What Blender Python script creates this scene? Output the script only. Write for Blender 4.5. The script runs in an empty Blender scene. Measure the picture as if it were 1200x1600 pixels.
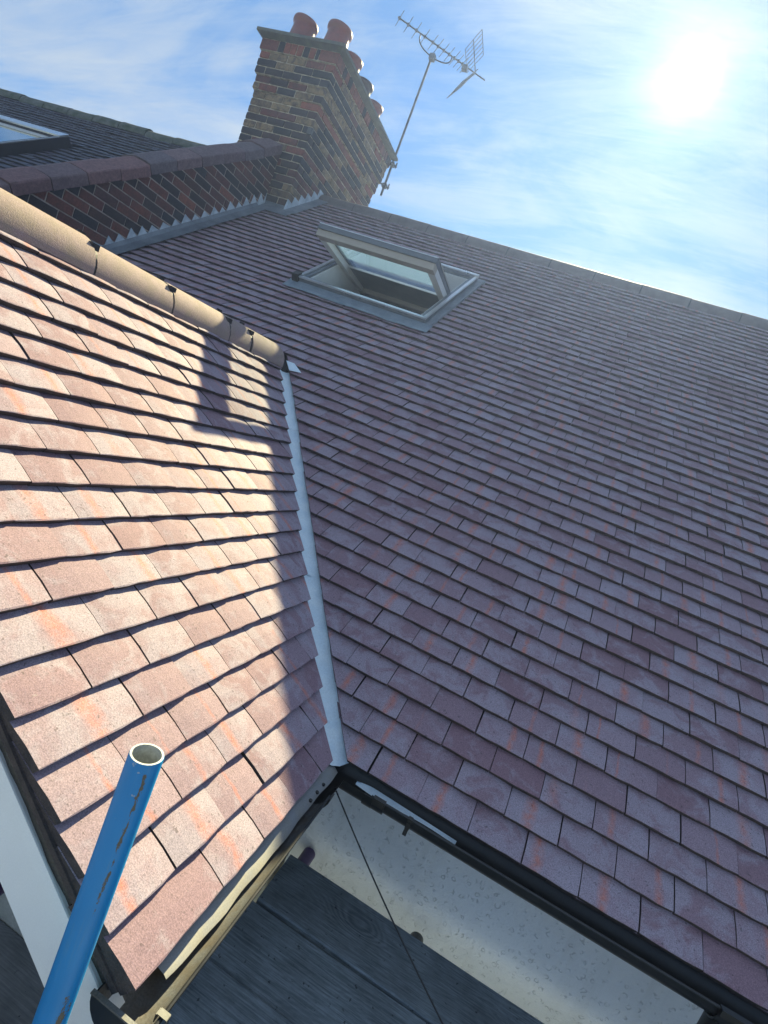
import bpy, math, random
from mathutils import Vector, Matrix

random.seed(7)
SC = bpy.context.scene
COL = SC.collection

# ------------------------------------------------------------------ camera
cd = bpy.data.cameras.new('camera')
cam = bpy.data.objects.new('camera', cd)
COL.objects.link(cam)
RIGHT = Vector((0.8802533, 0.2969096, 0.3701336))
UP = -Vector((0.3936701, -0.0214757, -0.9190009))
BACK = -Vector((-0.2649113, 0.9546641, -0.1357885))
CAMLOC = Vector((0.178055, -1.5885718, 0.9856418))
m = Matrix((RIGHT, UP, BACK)).transposed().to_4x4()
m.translation = CAMLOC
cam.matrix_world = m
cd.sensor_fit = 'VERTICAL'
cd.sensor_height = 24.0
cd.lens = 858.567 / 1600 * 24.0
cd.clip_start = 0.02
cd.clip_end = 1500
SC.camera = cam

# ------------------------------------------------------------------ light
SUN = Vector((-0.060, 0.8276, 0.8276 * 0.6975)).normalized()
EL = math.asin(SUN.z)
AZ = math.atan2(SUN.x, SUN.y)
sd = bpy.data.lights.new('sun', 'SUN')
sd.energy = 4.9
sd.angle = math.radians(0.55)
sd.color = (1.0, 0.88, 0.50)
so = bpy.data.objects.new('sun', sd)
COL.objects.link(so)
so.rotation_euler = SUN.to_track_quat('Z', 'Y').to_euler()
SKY_STRENGTH = 0.0475
EXPOSURE = 1.78
SC.view_settings.view_transform = 'Standard'
SC.view_settings.look = 'None'
SC.view_settings.exposure = EXPOSURE
SC.view_settings.gamma = 1.0
SC.view_settings.use_curve_mapping = False
SC.cycles.use_denoising = True
SC.cycles.max_bounces = 5
SC.cycles.diffuse_bounces = 3
SC.cycles.glossy_bounces = 3
SC.cycles.volume_bounces = 0
SC.cycles.transparent_max_bounces = 8


def nd(nt, typ, **kw):
    n = nt.nodes.new(typ)
    for k, v in kw.items():
        if k.startswith('i_'):
            key = k[2:]
            key = int(key) if key.isdigit() else key.replace('_', ' ')
            n.inputs[key].default_value = v
        else:
            setattr(n, k, v)
    return n


def mth(nt, op, a, b=None, clamp=False):
    n = nt.nodes.new('ShaderNodeMath')
    n.operation = op
    n.use_clamp = clamp
    for i, v in enumerate((a, b)):
        if v is None:
            continue
        if isinstance(v, (int, float)):
            n.inputs[i].default_value = v
        else:
            nt.links.new(v, n.inputs[i])
    return n.outputs[0]


def mixc(nt, fac, a, b, blend='MIX'):
    n = nt.nodes.new('ShaderNodeMix')
    n.data_type = 'RGBA'
    n.blend_type = blend
    for idx, v in ((0, fac), (6, a), (7, b)):
        if isinstance(v, (int, float)):
            n.inputs[idx].default_value = v
        elif isinstance(v, (tuple, list)):
            n.inputs[idx].default_value = (*v[:3], 1.0)
        else:
            nt.links.new(v, n.inputs[idx])
    return n.outputs[2]


def ramp(nt, fac, stops):
    n = nt.nodes.new('ShaderNodeValToRGB')
    e = n.color_ramp.elements
    while len(e) < len(stops):
        e.new(0.5)
    for k, (pos, c) in enumerate(stops):
        e[k].position = pos
        e[k].color = (c, c, c, 1) if isinstance(c, (int, float)) else (*c, 1)
    nt.links.new(fac, n.inputs[0])
    return n.outputs[0]


def noise(nt, vec, scale, detail=4, rough=0.5, dist=0.0):
    n = nd(nt, 'ShaderNodeTexNoise')
    n.inputs['Scale'].default_value = scale
    n.inputs['Detail'].default_value = detail
    n.inputs['Roughness'].default_value = rough
    n.inputs['Distortion'].default_value = dist
    if vec is not None:
        nt.links.new(vec, n.inputs['Vector'])
    return n.outputs['Fac']


def mapping(nt, vec, scale=(1, 1, 1), rot=(0, 0, 0), loc=(0, 0, 0)):
    n = nd(nt, 'ShaderNodeMapping')
    n.inputs['Scale'].default_value = scale
    n.inputs['Rotation'].default_value = rot
    n.inputs['Location'].default_value = loc
    nt.links.new(vec, n.inputs['Vector'])
    return n.outputs[0]


# sky: physical sky, thin streaky cirrus and the sun's aureole in it
w = bpy.data.worlds.new('World')
SC.world = w
w.use_nodes = True
nt = w.node_tree
nt.nodes.clear()
tc = nd(nt, 'ShaderNodeTexCoord')
dirv = nd(nt, 'ShaderNodeVectorMath', operation='NORMALIZE')
nt.links.new(tc.outputs['Generated'], dirv.inputs[0])
dirv = dirv.outputs[0]
sky = nd(nt, 'ShaderNodeTexSky')
sky.sky_type = 'NISHITA'
sky.sun_disc = False
sky.sun_elevation = EL
sky.sun_rotation = AZ
sky.air_density = 1.0
sky.dust_density = 0.0
sky.ozone_density = 3.0
sep = nd(nt, 'ShaderNodeSeparateXYZ')
nt.links.new(dirv, sep.inputs[0])
den = mth(nt, 'ADD', mth(nt, 'MAXIMUM', sep.outputs[2], 0.0), 0.35)
comb = nd(nt, 'ShaderNodeCombineXYZ')
nt.links.new(mth(nt, 'DIVIDE', sep.outputs[0], den), comb.inputs[0])
nt.links.new(mth(nt, 'DIVIDE', sep.outputs[1], den), comb.inputs[1])
cl = comb.outputs[0]
v1 = mapping(nt, cl, scale=(1.3, 3.4, 1), rot=(0, 0, math.radians(52)), loc=(3.1, 0.7, 0))
n1 = noise(nt, v1, 1.5, 9, 0.60, 0.9)
n2 = noise(nt, mapping(nt, cl, loc=(5.3, 2.2, 0)), 1.15, 4, 0.5, 0.4)
n3 = noise(nt, mapping(nt, cl, scale=(1.0, 6.0, 1), rot=(0, 0, math.radians(38))), 3.6, 9, 0.68, 1.0)
c0 = mth(nt, 'ADD', mth(nt, 'MULTIPLY', n1, 0.62), mth(nt, 'MULTIPLY', n2, 0.58))
c0 = mth(nt, 'ADD', c0, mth(nt, 'MULTIPLY', mth(nt, 'SUBTRACT', n3, 0.25), 0.32))
cmask = ramp(nt, c0, [(0.54, 0.0), (0.68, 0.45), (0.84, 0.9)])
dt = nd(nt, 'ShaderNodeVectorMath', operation='DOT_PRODUCT')
nt.links.new(dirv, dt.inputs[0])
dt.inputs[1].default_value = SUN
dpos = mth(nt, 'MAXIMUM', dt.outputs['Value'], 0.0)
g1 = mth(nt, 'MULTIPLY', mth(nt, 'POWER', dpos, 4200.0), 10.0)
g2 = mth(nt, 'MULTIPLY', mth(nt, 'POWER', dpos, 700.0), 3.6)
g3 = mth(nt, 'MULTIPLY', mth(nt, 'POWER', dpos, 110.0), 0.7)
glow = mth(nt, 'ADD', mth(nt, 'ADD', g1, g2), g3)
# clouds scatter forward: brighter towards the sun
cb = mth(nt, 'ADD', mth(nt, 'MULTIPLY', mth(nt, 'POWER', dpos, 3.0), 0.3), 4.1)
ccol = nd(nt, 'ShaderNodeMix', data_type='RGBA', blend_type='MULTIPLY')
ccol.inputs[0].default_value = 1.0
ccol.inputs[6].default_value = (0.84, 0.98, 1.12, 1)
nt.links.new(cb, ccol.inputs[7])
skyt = mixc(nt, 1.0, sky.outputs[0], (0.42, 0.66, 0.88), 'MULTIPLY')
skyt = mixc(nt, 0.55, skyt, (1.15, 2.45, 4.3))     # even thin haze veil over the whole dome
mixsky = mixc(nt, cmask, skyt, ccol.outputs[2])
gcol = nd(nt, 'ShaderNodeMix', data_type='RGBA', blend_type='MULTIPLY')
gcol.inputs[0].default_value = 1.0
gcol.inputs[6].default_value = (0.96, 1.0, 1.0, 1)
nt.links.new(glow, gcol.inputs[7])
addg = mixc(nt, 1.0, mixsky, gcol.outputs[2], 'ADD')
bg = nd(nt, 'ShaderNodeBackground')
bg.inputs['Strength'].default_value = SKY_STRENGTH
nt.links.new(addg, bg.inputs['Color'])
wo = nd(nt, 'ShaderNodeOutputWorld')
nt.links.new(bg.outputs[0], wo.inputs[0])

# ------------------------------------------------------------------ geometry constants (metres)
PIT = 0.6351481
CP, SP, TP = math.cos(PIT), math.sin(PIT), math.tan(PIT)
TW = 0.167            # tile spacing
GA = 0.0978229        # gauge
XL, YL = -0.10346, 0.29457
RIDGE_ROW = 55.0
YR, ZR = RIDGE_ROW * GA * CP, RIDGE_ROW * GA * SP
LX = -1.725           # left ridge axis
VERGE_Y = YL - 7 * TW


def S(x, s, h=0.0):   # main slope frame: along ridge, up the slope, off the slope
    return Vector((x, s * CP - h * SP, s * SP + h * CP))


def LS(y, s, h=0.0):  # side slope frame
    return Vector((XL - s * CP + h * SP, y, s * SP + h * CP))


# ------------------------------------------------------------------ builders
class MB:
    def __init__(self):
        self.v, self.f, self.mi, self.r, self.uv = [], [], [], [], []

    def add(self, verts, faces, mi=0, rnd=0.0, uvs=None):
        o = len(self.v)
        self.v += [tuple(x) for x in verts]
        self.r += [rnd] * len(verts)
        self.uv += list(uvs) if uvs else [(0.5, 0.5)] * len(verts)
        for k, f in enumerate(faces):
            self.f.append(tuple(o + i for i in f))
            self.mi.append(mi[k] if isinstance(mi, list) else mi)

    def box(self, lo, hi, fr=None, mi=0, cham=0.0):
        (x0, y0, z0), (x1, y1, z1) = lo, hi
        vs = [(x0, y0, z0), (x1, y0, z0), (x1, y1, z0), (x0, y1, z0), (x0, y0, z1), (x1, y0, z1), (x1, y1, z1), (x0, y1, z1)]
        if fr:
            vs = [fr(*q) for q in vs]
        self.add(vs, [(0, 3, 2, 1), (4, 5, 6, 7), (0, 1, 5, 4), (1, 2, 6, 5), (2, 3, 7, 6), (3, 0, 4, 7)], mi)

    def tube(self, pts, rad, n=10, caps=True, mi=0):
        pts = [Vector(q) for q in pts]
        rings = []
        for k, q in enumerate(pts):
            d = (pts[min(k + 1, len(pts) - 1)] - pts[max(k - 1, 0)]).normalized()
            a = d.orthogonal().normalized() if k == 0 else (ref - d * ref.dot(d)).normalized()
            ref = a
            b = d.cross(a)
            r = rad[k] if isinstance(rad, (list, tuple)) else rad
            rings.append([q + (a * math.cos(t) + b * math.sin(t)) * r for t in [2 * math.pi * j / n for j in range(n)]])
        vs = [q for rg in rings for q in rg]
        fs = []
        for k in range(len(pts) - 1):
            for j in range(n):
                fs.append((k * n + j, k * n + (j + 1) % n, (k + 1) * n + (j + 1) % n, (k + 1) * n + j))
        if caps:
            fs.append(tuple(range(n))[::-1])
            fs.append(tuple((len(pts) - 1) * n + j for j in range(n)))
        self.add(vs, fs, mi)

    def lathe(self, prof, c, n=24, mi=0):
        vs, fs = [], []
        for (r, z) in prof:
            for j in range(n):
                t = 2 * math.pi * j / n
                vs.append((c[0] + r * math.cos(t), c[1] + r * math.sin(t), c[2] + z))
        for k in range(len(prof) - 1):
            for j in range(n):
                fs.append((k * n + j, k * n + (j + 1) % n, (k + 1) * n + (j + 1) % n, (k + 1) * n + j))
        self.add(vs, fs, mi)

    def prism(self, poly, d, mi=0):   # closed polygon of 3D points extruded by vector d
        n = len(poly)
        a = [Vector(q) for q in poly]
        vs = a + [q + Vector(d) for q in a]
        fs = [tuple(range(n))[::-1], tuple(range(n, 2 * n))]
        for j in range(n):
            fs.append((j, (j + 1) % n, n + (j + 1) % n, n + j))
        self.add(vs, fs, mi)

    def sweep(self, prof, p0, p1, fr=None, segs=1, wob=0.0, closed=True, caps=True, mi=0):
        # profile (a,b) in two axes swept from t=p0..p1; fr(t,a,b) -> point
        n = len(prof)
        vs, fs = [], []
        for k in range(segs + 1):
            t = p0 + (p1 - p0) * k / segs
            for (a, b) in prof:
                vs.append(fr(t, a + random.uniform(-wob, wob), b + random.uniform(-wob, wob)))
        mm = n if closed else n - 1
        for k in range(segs):
            for j in range(mm):
                fs.append((k * n + j, k * n + (j + 1) % n, (k + 1) * n + (j + 1) % n, (k + 1) * n + j))
        if caps and closed:
            fs.append(tuple(range(n))[::-1])
            fs.append(tuple(segs * n + j for j in range(n)))
        self.add(vs, fs, mi)

    def mesh(self, name, mats, smooth=False):
        me = bpy.data.meshes.new(name)
        me.from_pydata(self.v, [], self.f)
        for mt in mats if isinstance(mats, (list, tuple)) else [mats]:
            me.materials.append(mt)
        me.polygons.foreach_set('material_index', self.mi)
        at = me.attributes.new('trnd', 'FLOAT', 'POINT')
        at.data.foreach_set('value', self.r)
        uvl = me.uv_layers.new(name='UVMap')
        for lp, d in zip(me.loops, uvl.data):
            d.uv = self.uv[lp.vertex_index]
        if smooth:
            me.polygons.foreach_set('use_smooth', [True] * len(me.polygons))
        me.update()
        return me

    def build(self, name, mats, parent=None, smooth=False, fix=True):
        me = self.mesh(name, mats, smooth)
        if fix:
            import bmesh
            bm = bmesh.new()
            bm.from_mesh(me)
            bmesh.ops.recalc_face_normals(bm, faces=bm.faces)
            bm.to_mesh(me)
            bm.free()
        return link(name, me, parent)


def link(name, me, parent=None):
    o = bpy.data.objects.new(name, me)
    COL.objects.link(o)
    if parent is not None:
        o.parent = parent
    return o


def auto_smooth(o, ang=40):
    import bmesh
    me = o.data
    bm = bmesh.new()
    bm.from_mesh(me)
    for e in bm.edges:
        e.smooth = len(e.link_faces) == 2 and e.calc_face_angle(0) < math.radians(ang)
    for f in bm.faces:
        f.smooth = True
    bm.to_mesh(me)
    bm.free()
    return o


def thing(name, label, cat, loc=(0, 0, 0), group=None):
    # parts are modelled in world coordinates: the empty stands at the thing's base
    o = bpy.data.objects.new(name, None)
    o.empty_display_size = 0.1
    COL.objects.link(o)
    o.location = loc
    tag(o, label, cat, group)
    return o


def tag(o, label=None, cat=None, group=None, kind=None):
    if label: o['label'] = label
    if cat: o['category'] = cat
    if group: o['group'] = group
    if kind: o['kind'] = kind
    return o


def part(mb, name, mats, parent, smooth=None):
    o = mb.build(name, mats, None)
    o.parent = parent
    off = Vector((0, 0, 0))
    q = parent
    while q is not None:
        off += q.location
        q = q.parent
    o.data.transform(Matrix.Translation(-off))
    if smooth:
        auto_smooth(o, smooth)
    return o


def clip(poly, a, b, c):      # keep a*x+b*y+c >= 0
    out = []
    for i in range(len(poly)):
        p, q = poly[i], poly[(i + 1) % len(poly)]
        dp, dq = a * p[0] + b * p[1] + c, a * q[0] + b * q[1] + c
        if dp >= 0:
            out.append(p)
        if (dp >= 0) != (dq >= 0):
            t = dp / (dp - dq)
            out.append((p[0] + (q[0] - p[0]) * t, p[1] + (q[1] - p[1]) * t))
    return out


# ------------------------------------------------------------------ materials
def newmat(name):
    mt = bpy.data.materials.new(name)
    mt.use_nodes = True
    n = mt.node_tree
    b = n.nodes['Principled BSDF']
    return mt, n, b


def bump(n, b, h, strength=0.3, dist=0.002):
    bp = nd(n, 'ShaderNodeBump')
    bp.inputs['Strength'].default_value = strength
    bp.inputs['Distance'].default_value = dist
    n.links.new(h, bp.inputs['Height'])
    n.links.new(bp.outputs[0], b.inputs['Normal'])


def simple(name, col, rough=0.5, metal=0.0, spec=0.5, var=0.25, scale=8.0, grain=120.0, bstr=0.15, bdist=0.001, col2=None, sheen=None):
    mt, n, b = newmat(name)
    geo = nd(n, 'ShaderNodeNewGeometry')
    f = noise(n, geo.outputs['Position'], scale, 6, 0.6)
    g = noise(n, geo.outputs['Position'], grain, 3, 0.6)
    c2 = col2 if col2 else tuple(max(0, c * (1 - var)) for c in col)
    fac = ramp(n, f, [(0.35, 0.0), (0.65, 1.0)])
    c = mixc(n, fac, col, c2)
    c = mixc(n, 1.0, c, ramp(n, g, [(0.3, 1 - var * .6), (0.7, 1 + var * .3)]), 'MULTIPLY')
    n.links.new(c, b.inputs['Base Color'])
    b.inputs['Roughness'].default_value = rough
    b.inputs['Metallic'].default_value = metal
    b.inputs['Specular IOR Level'].default_value = spec
    n.links.new(mth(n, 'ADD', mth(n, 'MULTIPLY', f, 0.25), rough - 0.12), b.inputs['Roughness'])
    bump(n, b, g, bstr, bdist)
    return mt


def tile_mat(name, dark=1.0, streak=1.0, tint=(1, 1, 1)):
    mt, n, b = newmat(name)
    oi = nd(n, 'ShaderNodeObjectInfo')
    at = nd(n, 'ShaderNodeAttribute', attribute_name='trnd')
    uvn = nd(n, 'ShaderNodeUVMap', uv_map='UVMap')
    geo = nd(n, 'ShaderNodeNewGeometry')
    pos = geo.outputs['Position']
    r = mth(n, 'FRACT', mth(n, 'ADD', oi.outputs['Random'], mth(n, 'MULTIPLY', at.outputs['Fac'], 7.31)))
    r2 = mth(n, 'FRACT', mth(n, 'MULTIPLY', r, 17.77))
    r3 = mth(n, 'FRACT', mth(n, 'MULTIPLY', r, 53.13))
    su = nd(n, 'ShaderNodeSeparateXYZ')
    n.links.new(uvn.outputs[0], su.inputs[0])
    u = su.outputs[0]
    T = lambda c: tuple(a * t * dark for a, t in zip(c, tint))
    base = mixc(n, r, T((0.228, 0.143, 0.172)), T((0.298, 0.230, 0.275)))
    # grey bloom clouds
    nb = noise(n, pos, 13.0, 4, 0.62, 0.6)
    shift = mth(n, 'ADD', nb, mth(n, 'MULTIPLY', mth(n, 'SUBTRACT', r3, 0.5), 0.22))
    base = mixc(n, ramp(n, shift, [(0.44, 0.0), (0.62, 0.75)]), base, T((0.325, 0.284, 0.338)))
    # kiln streak running up the tile
    band = mth(n, 'ABSOLUTE', mth(n, 'SUBTRACT', mth(n, 'ADD', u, mth(n, 'MULTIPLY', mth(n, 'SUBTRACT', nb, 0.5), 0.14)), mth(n, 'ADD', mth(n, 'MULTIPLY', r2, 0.6), 0.2)))
    wid = mth(n, 'ADD', mth(n, 'MULTIPLY', r3, 0.13), 0.03)
    bm_ = mth(n, 'SUBTRACT', 1.0, mth(n, 'DIVIDE', band, wid), clamp=True)
    bm_ = mth(n, 'MULTIPLY', bm_, ramp(n, r, [(0.38, 0.0), (0.55, 1.0)]))
    bm_ = mth(n, 'MULTIPLY', bm_, ramp(n, noise(n, pos, 38.0, 3, 0.7), [(0.32, 0.15), (0.62, 1.0)]))
    base = mixc(n, mth(n, 'MULTIPLY', bm_, 0.78 * streak), base, T((0.50, 0.165, 0.11)))
    # sand grain, pale scuffs
    gr = noise(n, pos, 330.0, 2, 0.75)
    base = mixc(n, 1.0, base, ramp(n, gr, [(0.28, 0.62), (0.72, 1.35)]), 'MULTIPLY')
    # lap dirt specks and lichen dots
    li = noise(n, pos, 85.0, 2, 0.6)
    base = mixc(n, ramp(n, li, [(0.66, 0.0), (0.71, 0.55)]), base, T((0.060, 0.050, 0.052)))
    sc = noise(n, mapping(n, pos, scale=(1.0, 0.6, 0.6)), 55.0, 4, 0.75, 0.8)
    base = mixc(n, ramp(n, sc, [(0.68, 0.0), (0.77, 0.55)]), base, T((0.45, 0.43, 0.42)))
    n.links.new(base, b.inputs['Base Color'])
    n.links.new(mth(n, 'ADD', mth(n, 'MULTIPLY', nb, 0.14), 0.70), b.inputs['Roughness'])
    b.inputs['Specular IOR Level'].default_value = 0.18
    hh = mth(n, 'ADD', mth(n, 'MULTIPLY', gr, 0.6), mth(n, 'MULTIPLY', li, 0.9))
    bump(n, b, hh, 0.42, 0.0016)
    return mt


def brick_mat(name, cols, soot=0.5):
    mt, n, b = newmat(name)
    oi = nd(n, 'ShaderNodeObjectInfo')
    geo = nd(n, 'ShaderNodeNewGeometry')
    pos = geo.outputs['Position']
    rp = n.nodes.new('ShaderNodeValToRGB')
    e = rp.color_ramp.elements
    while len(e) < len(cols):
        e.new(0.5)
    for k, c in enumerate(cols):
        e[k].position = k / max(1, len(cols) - 1)
        e[k].color = (*c, 1)
    n.links.new(oi.outputs['Random'], rp.inputs[0])
    nb = noise(n, pos, 16.0, 7, 0.65, 0.5)
    c = mixc(n, 1.0, rp.outputs[0], ramp(n, noise(n, pos, 60, 5, 0.7), [(0.3, 0.62), (0.7, 1.3)]), 'MULTIPLY')
    c = mixc(n, mth(n, 'MULTIPLY', ramp(n, nb, [(0.42, 0.0), (0.66, 1.0)]), soot), c, (0.030, 0.028, 0.030))
    c = mixc(n, ramp(n, noise(n, pos, 45, 6, 0.7), [(0.66, 0.0), (0.76, 0.5)]), c, (0.40, 0.36, 0.27))
    n.links.new(c, b.inputs['Base Color'])
    b.inputs['Roughness'].default_value = 0.85
    bump(n, b, noise(n, pos, 130, 5, 0.7), 0.7, 0.004)
    return mt


def wood_mat(name, c1, c2, axis=0):
    mt, n, b = newmat(name)
    oi = nd(n, 'ShaderNodeObjectInfo')
    geo = nd(n, 'ShaderNodeNewGeometry')
    pos = geo.outputs['Position']
    add = nd(n, 'ShaderNodeVectorMath', operation='ADD')
    n.links.new(pos, add.inputs[0])
    cx = nd(n, 'ShaderNodeCombineXYZ')
    n.links.new(mth(n, 'MULTIPLY', oi.outputs['Random'], 11.0), cx.inputs[0])
    n.links.new(mth(n, 'MULTIPLY', oi.outputs['Random'], 5.0), cx.inputs[1])
    n.links.new(cx.outputs[0], add.inputs[1])
    p = add.outputs[0]
    # grain: rings of a distorted field stretched along the board, knots as local swirls
    warp = noise(n, mapping(n, p, scale=(1.6, 5.0, 1)), 1.6, 2, 0.4, 0.2)
    vor = nd(n, 'ShaderNodeTexVoronoi')
    vor.inputs['Scale'].default_value = 1.0
    n.links.new(mapping(n, p, scale=(2.3, 5.5, 0.01)), vor.inputs['Vector'])
    kn = mth(n, 'POWER', 2.718, mth(n, 'MULTIPLY', mth(n, 'MULTIPLY', vor.outputs['Distance'], vor.outputs['Distance']), -16.0))
    sp = nd(n, 'ShaderNodeSeparateXYZ')
    n.links.new(p, sp.inputs[0])
    field = mth(n, 'ADD', mth(n, 'MULTIPLY', sp.outputs[1], 6.0), mth(n, 'ADD', mth(n, 'MULTIPLY', warp, 2.6), mth(n, 'MULTIPLY', kn, 1.1)))
    ring = mth(n, 'SINE', mth(n, 'MULTIPLY', field, 44.0))
    fib = noise(n, mapping(n, p, scale=(1.6, 34.0, 20.0)), 6.0, 7, 0.72)
    g = mth(n, 'ADD', mth(n, 'MULTIPLY', mth(n, 'MULTIPLY', ring, ramp(n, kn, [(0.05, 0.25), (0.6, 1.0)])), 0.11), mth(n, 'ADD', mth(n, 'MULTIPLY', fib, 1.25), -0.12))
    base = mixc(n, ramp(n, g, [(0.32, 0.0), (0.68, 1.0)]), c1, c2)
    st = noise(n, p, 7.0, 6, 0.65)
    base = mixc(n, 1.0, base, ramp(n, st, [(0.3, 0.65), (0.7, 1.25)]), 'MULTIPLY')
    sp2 = noise(n, p, 48.0, 3, 0.6)
    base = mixc(n, ramp(n, sp2, [(0.66, 0.0), (0.70, 0.8)]), base, (0.016, 0.016, 0.016))
    base = mixc(n, ramp(n, kn, [(0.86, 0.0), (0.96, 0.7)]), base, tuple(x * 0.45 for x in c1))
    n.links.new(base, b.inputs['Base Color'])
    b.inputs['Roughness'].default_value = 0.72
    bump(n, b, g, 0.35, 0.0022)
    return mt


M = {}
M['tile'] = tile_mat('tile_clay')
M['tile_old'] = tile_mat('tile_weathered', 0.50, 0.25, (0.72, 0.98, 1.05))
M['edge'] = simple('tile_edge_dirty', (0.080, 0.058, 0.054), 0.85, scale=30, grain=260, bstr=0.8, bdist=0.003, var=0.5, col2=(0.045, 0.036, 0.038))  # brown tile tails, colour darkened to paint shade into the course gaps
M['deck'] = simple('roof_underlay', (0.03, 0.028, 0.03), 0.8)
M['ridge'] = simple('ridge_tile_sanded', (0.315, 0.235, 0.232), 0.85, spec=0.2, var=0.5, scale=18, grain=260, bstr=0.9, bdist=0.0015, col2=(0.30, 0.24, 0.205))
M['ridge_grey'] = simple('ridge_tile_buff', (0.125, 0.108, 0.112), 0.65, scale=14, grain=220, bstr=0.4, col2=(0.085, 0.075, 0.08))
M['ridge_moss'] = simple('ridge_tile_mossy', (0.115, 0.125, 0.115), 0.85, scale=9, grain=60, bstr=0.6, bdist=0.01, col2=(0.05, 0.07, 0.04))
M['clip'] = simple('clip_black', (0.02, 0.02, 0.022), 0.5)
M['lead'] = simple('lead_sheet', (0.56, 0.63, 0.69), 0.42, metal=0.0, spec=0.6, scale=14, grain=70, bstr=0.3, bdist=0.003, col2=(0.34, 0.40, 0.46))
M['lead_dark'] = simple('lead_dull', (0.18, 0.21, 0.245), 0.5, scale=7, grain=60, bstr=0.3, bdist=0.003, col2=(0.11, 0.13, 0.16))
M['lead_mid'] = simple('lead_apron', (0.20, 0.25, 0.30), 0.45, scale=9, grain=70, bstr=0.3, bdist=0.003, col2=(0.15, 0.19, 0.23))
M['valley'] = simple('valley_liner', (0.76, 0.86, 0.92), 0.5, spec=0.5, scale=16, grain=150, bstr=0.25, bdist=0.0015, col2=(0.64, 0.77, 0.87), var=0.15)
M['tray'] = simple('eaves_tray_plastic', (0.27, 0.275, 0.29), 0.4, spec=0.6, scale=22, grain=300, col2=(0.28, 0.27, 0.25))
M['black'] = simple('gutter_black', (0.012, 0.013, 0.014), 0.34, spec=0.5, scale=12, grain=200, bstr=0.05, col2=(0.022, 0.022, 0.022))
M['dust'] = simple('gutter_dusty_inside', (0.115, 0.120, 0.130), 0.6, scale=26, grain=260, bstr=0.4, var=0.5, col2=(0.10, 0.088, 0.075))
M['render'] = None
M['upvc'] = simple('white_bargeboard', (0.86, 0.86, 0.86), 0.4, spec=0.5, scale=4, grain=300, var=0.06, bstr=0.04)
M['mortar'] = simple('mortar_buff', (0.58, 0.50, 0.38), 0.9, scale=18, grain=160, bstr=0.8, bdist=0.004, col2=(0.20, 0.17, 0.13))
M['mortar_pw'] = simple('mortar_parapet', (0.42, 0.35, 0.30), 0.9, scale=18, grain=160, bstr=0.8, bdist=0.004, col2=(0.28, 0.235, 0.21))
M['mortar_dark'] = simple('mortar_verge', (0.135, 0.118, 0.095), 0.9, scale=22, grain=140, bstr=0.9, bdist=0.006, col2=(0.075, 0.065, 0.055))
M['stone_cap'] = simple('cap_dark_slate', (0.085, 0.09, 0.085), 0.7, scale=12, grain=120, bstr=0.5, col2=(0.13, 0.13, 0.10))
M['bk_dark'] = brick_mat('brick_dark', [(0.018, 0.020, 0.026), (0.042, 0.030, 0.032), (0.030, 0.034, 0.044), (0.075, 0.036, 0.030)], 0.45)
M['bk_buff'] = brick_mat('brick_buff', [(0.21, 0.145, 0.085), (0.27, 0.19, 0.105), (0.16, 0.11, 0.07)], 0.8)
M['bk_red'] = brick_mat('brick_red', [(0.20, 0.062, 0.045), (0.25, 0.085, 0.055), (0.15, 0.06, 0.05)], 0.35)
M['bk_plum'] = brick_mat('brick_plum', [(0.15, 0.048, 0.038), (0.10, 0.042, 0.040), (0.18, 0.060, 0.044), (0.08, 0.045, 0.046)], 0.5)
M['coping'] = brick_mat('coping_engineering', [(0.16, 0.105, 0.115), (0.13, 0.11, 0.125), (0.22, 0.095, 0.09), (0.18, 0.13, 0.14)], 0.3)
M['pot'] = simple('pot_terracotta', (0.20, 0.045, 0.032), 0.40, spec=0.6, scale=8, grain=60, bstr=0.15, col2=(0.15, 0.045, 0.036))
M['pot_dark'] = simple('pot_sooty', (0.07, 0.05, 0.045), 0.5, scale=8, grain=60, bstr=0.15)
M['mast'] = simple('galvanised_mast', (0.10, 0.11, 0.125), 0.5, metal=0.2, scale=12, grain=80, var=0.3)
M['cladding'] = simple('window_cladding_grey', (0.135, 0.155, 0.18), 0.42, metal=0.3, scale=6, grain=200, var=0.12, bstr=0.05)
M['cladding_tan'] = simple('window_rail_taupe', (0.37, 0.335, 0.29), 0.45, scale=6, grain=200, var=0.1, bstr=0.05)
M['alu'] = simple('aluminium_strip', (0.62, 0.64, 0.66), 0.3, metal=0.8, scale=6, grain=200, var=0.1, bstr=0.04)
M['white_in'] = simple('white_painted_timber', (0.62, 0.63, 0.63), 0.45, scale=5, grain=150, var=0.08, bstr=0.05)
M['dark_in'] = simple('room_dark', (0.05, 0.05, 0.05), 0.8)
M['board'] = wood_mat('scaffold_board', (0.080, 0.105, 0.120), (0.215, 0.255, 0.285))
M['board_grey'] = wood_mat('scaffold_board_grey', (0.13, 0.135, 0.135), (0.22, 0.22, 0.215))
M['purple'] = simple('tube_purple', (0.060, 0.022, 0.13), 0.4, scale=14, grain=200, var=0.3, bstr=0.05)
M['cable'] = simple('cable_black', (0.012, 0.012, 0.014), 0.5)
M['ground'] = simple('ground_paving', (0.32, 0.37, 0.42), 0.9, scale=2, grain=30, col2=(0.28, 0.33, 0.37))  # unseen ground, pale blue colour chosen to bounce cool light into the shade
M['cream'] = simple('gable_render', (0.50, 0.47, 0.39), 0.85, scale=10, grain=120, bstr=0.5, bdist=0.004)
M['galv'] = simple('galvanised_clip', (0.11, 0.11, 0.11), 0.5, metal=0.3, var=0.3)

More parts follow.
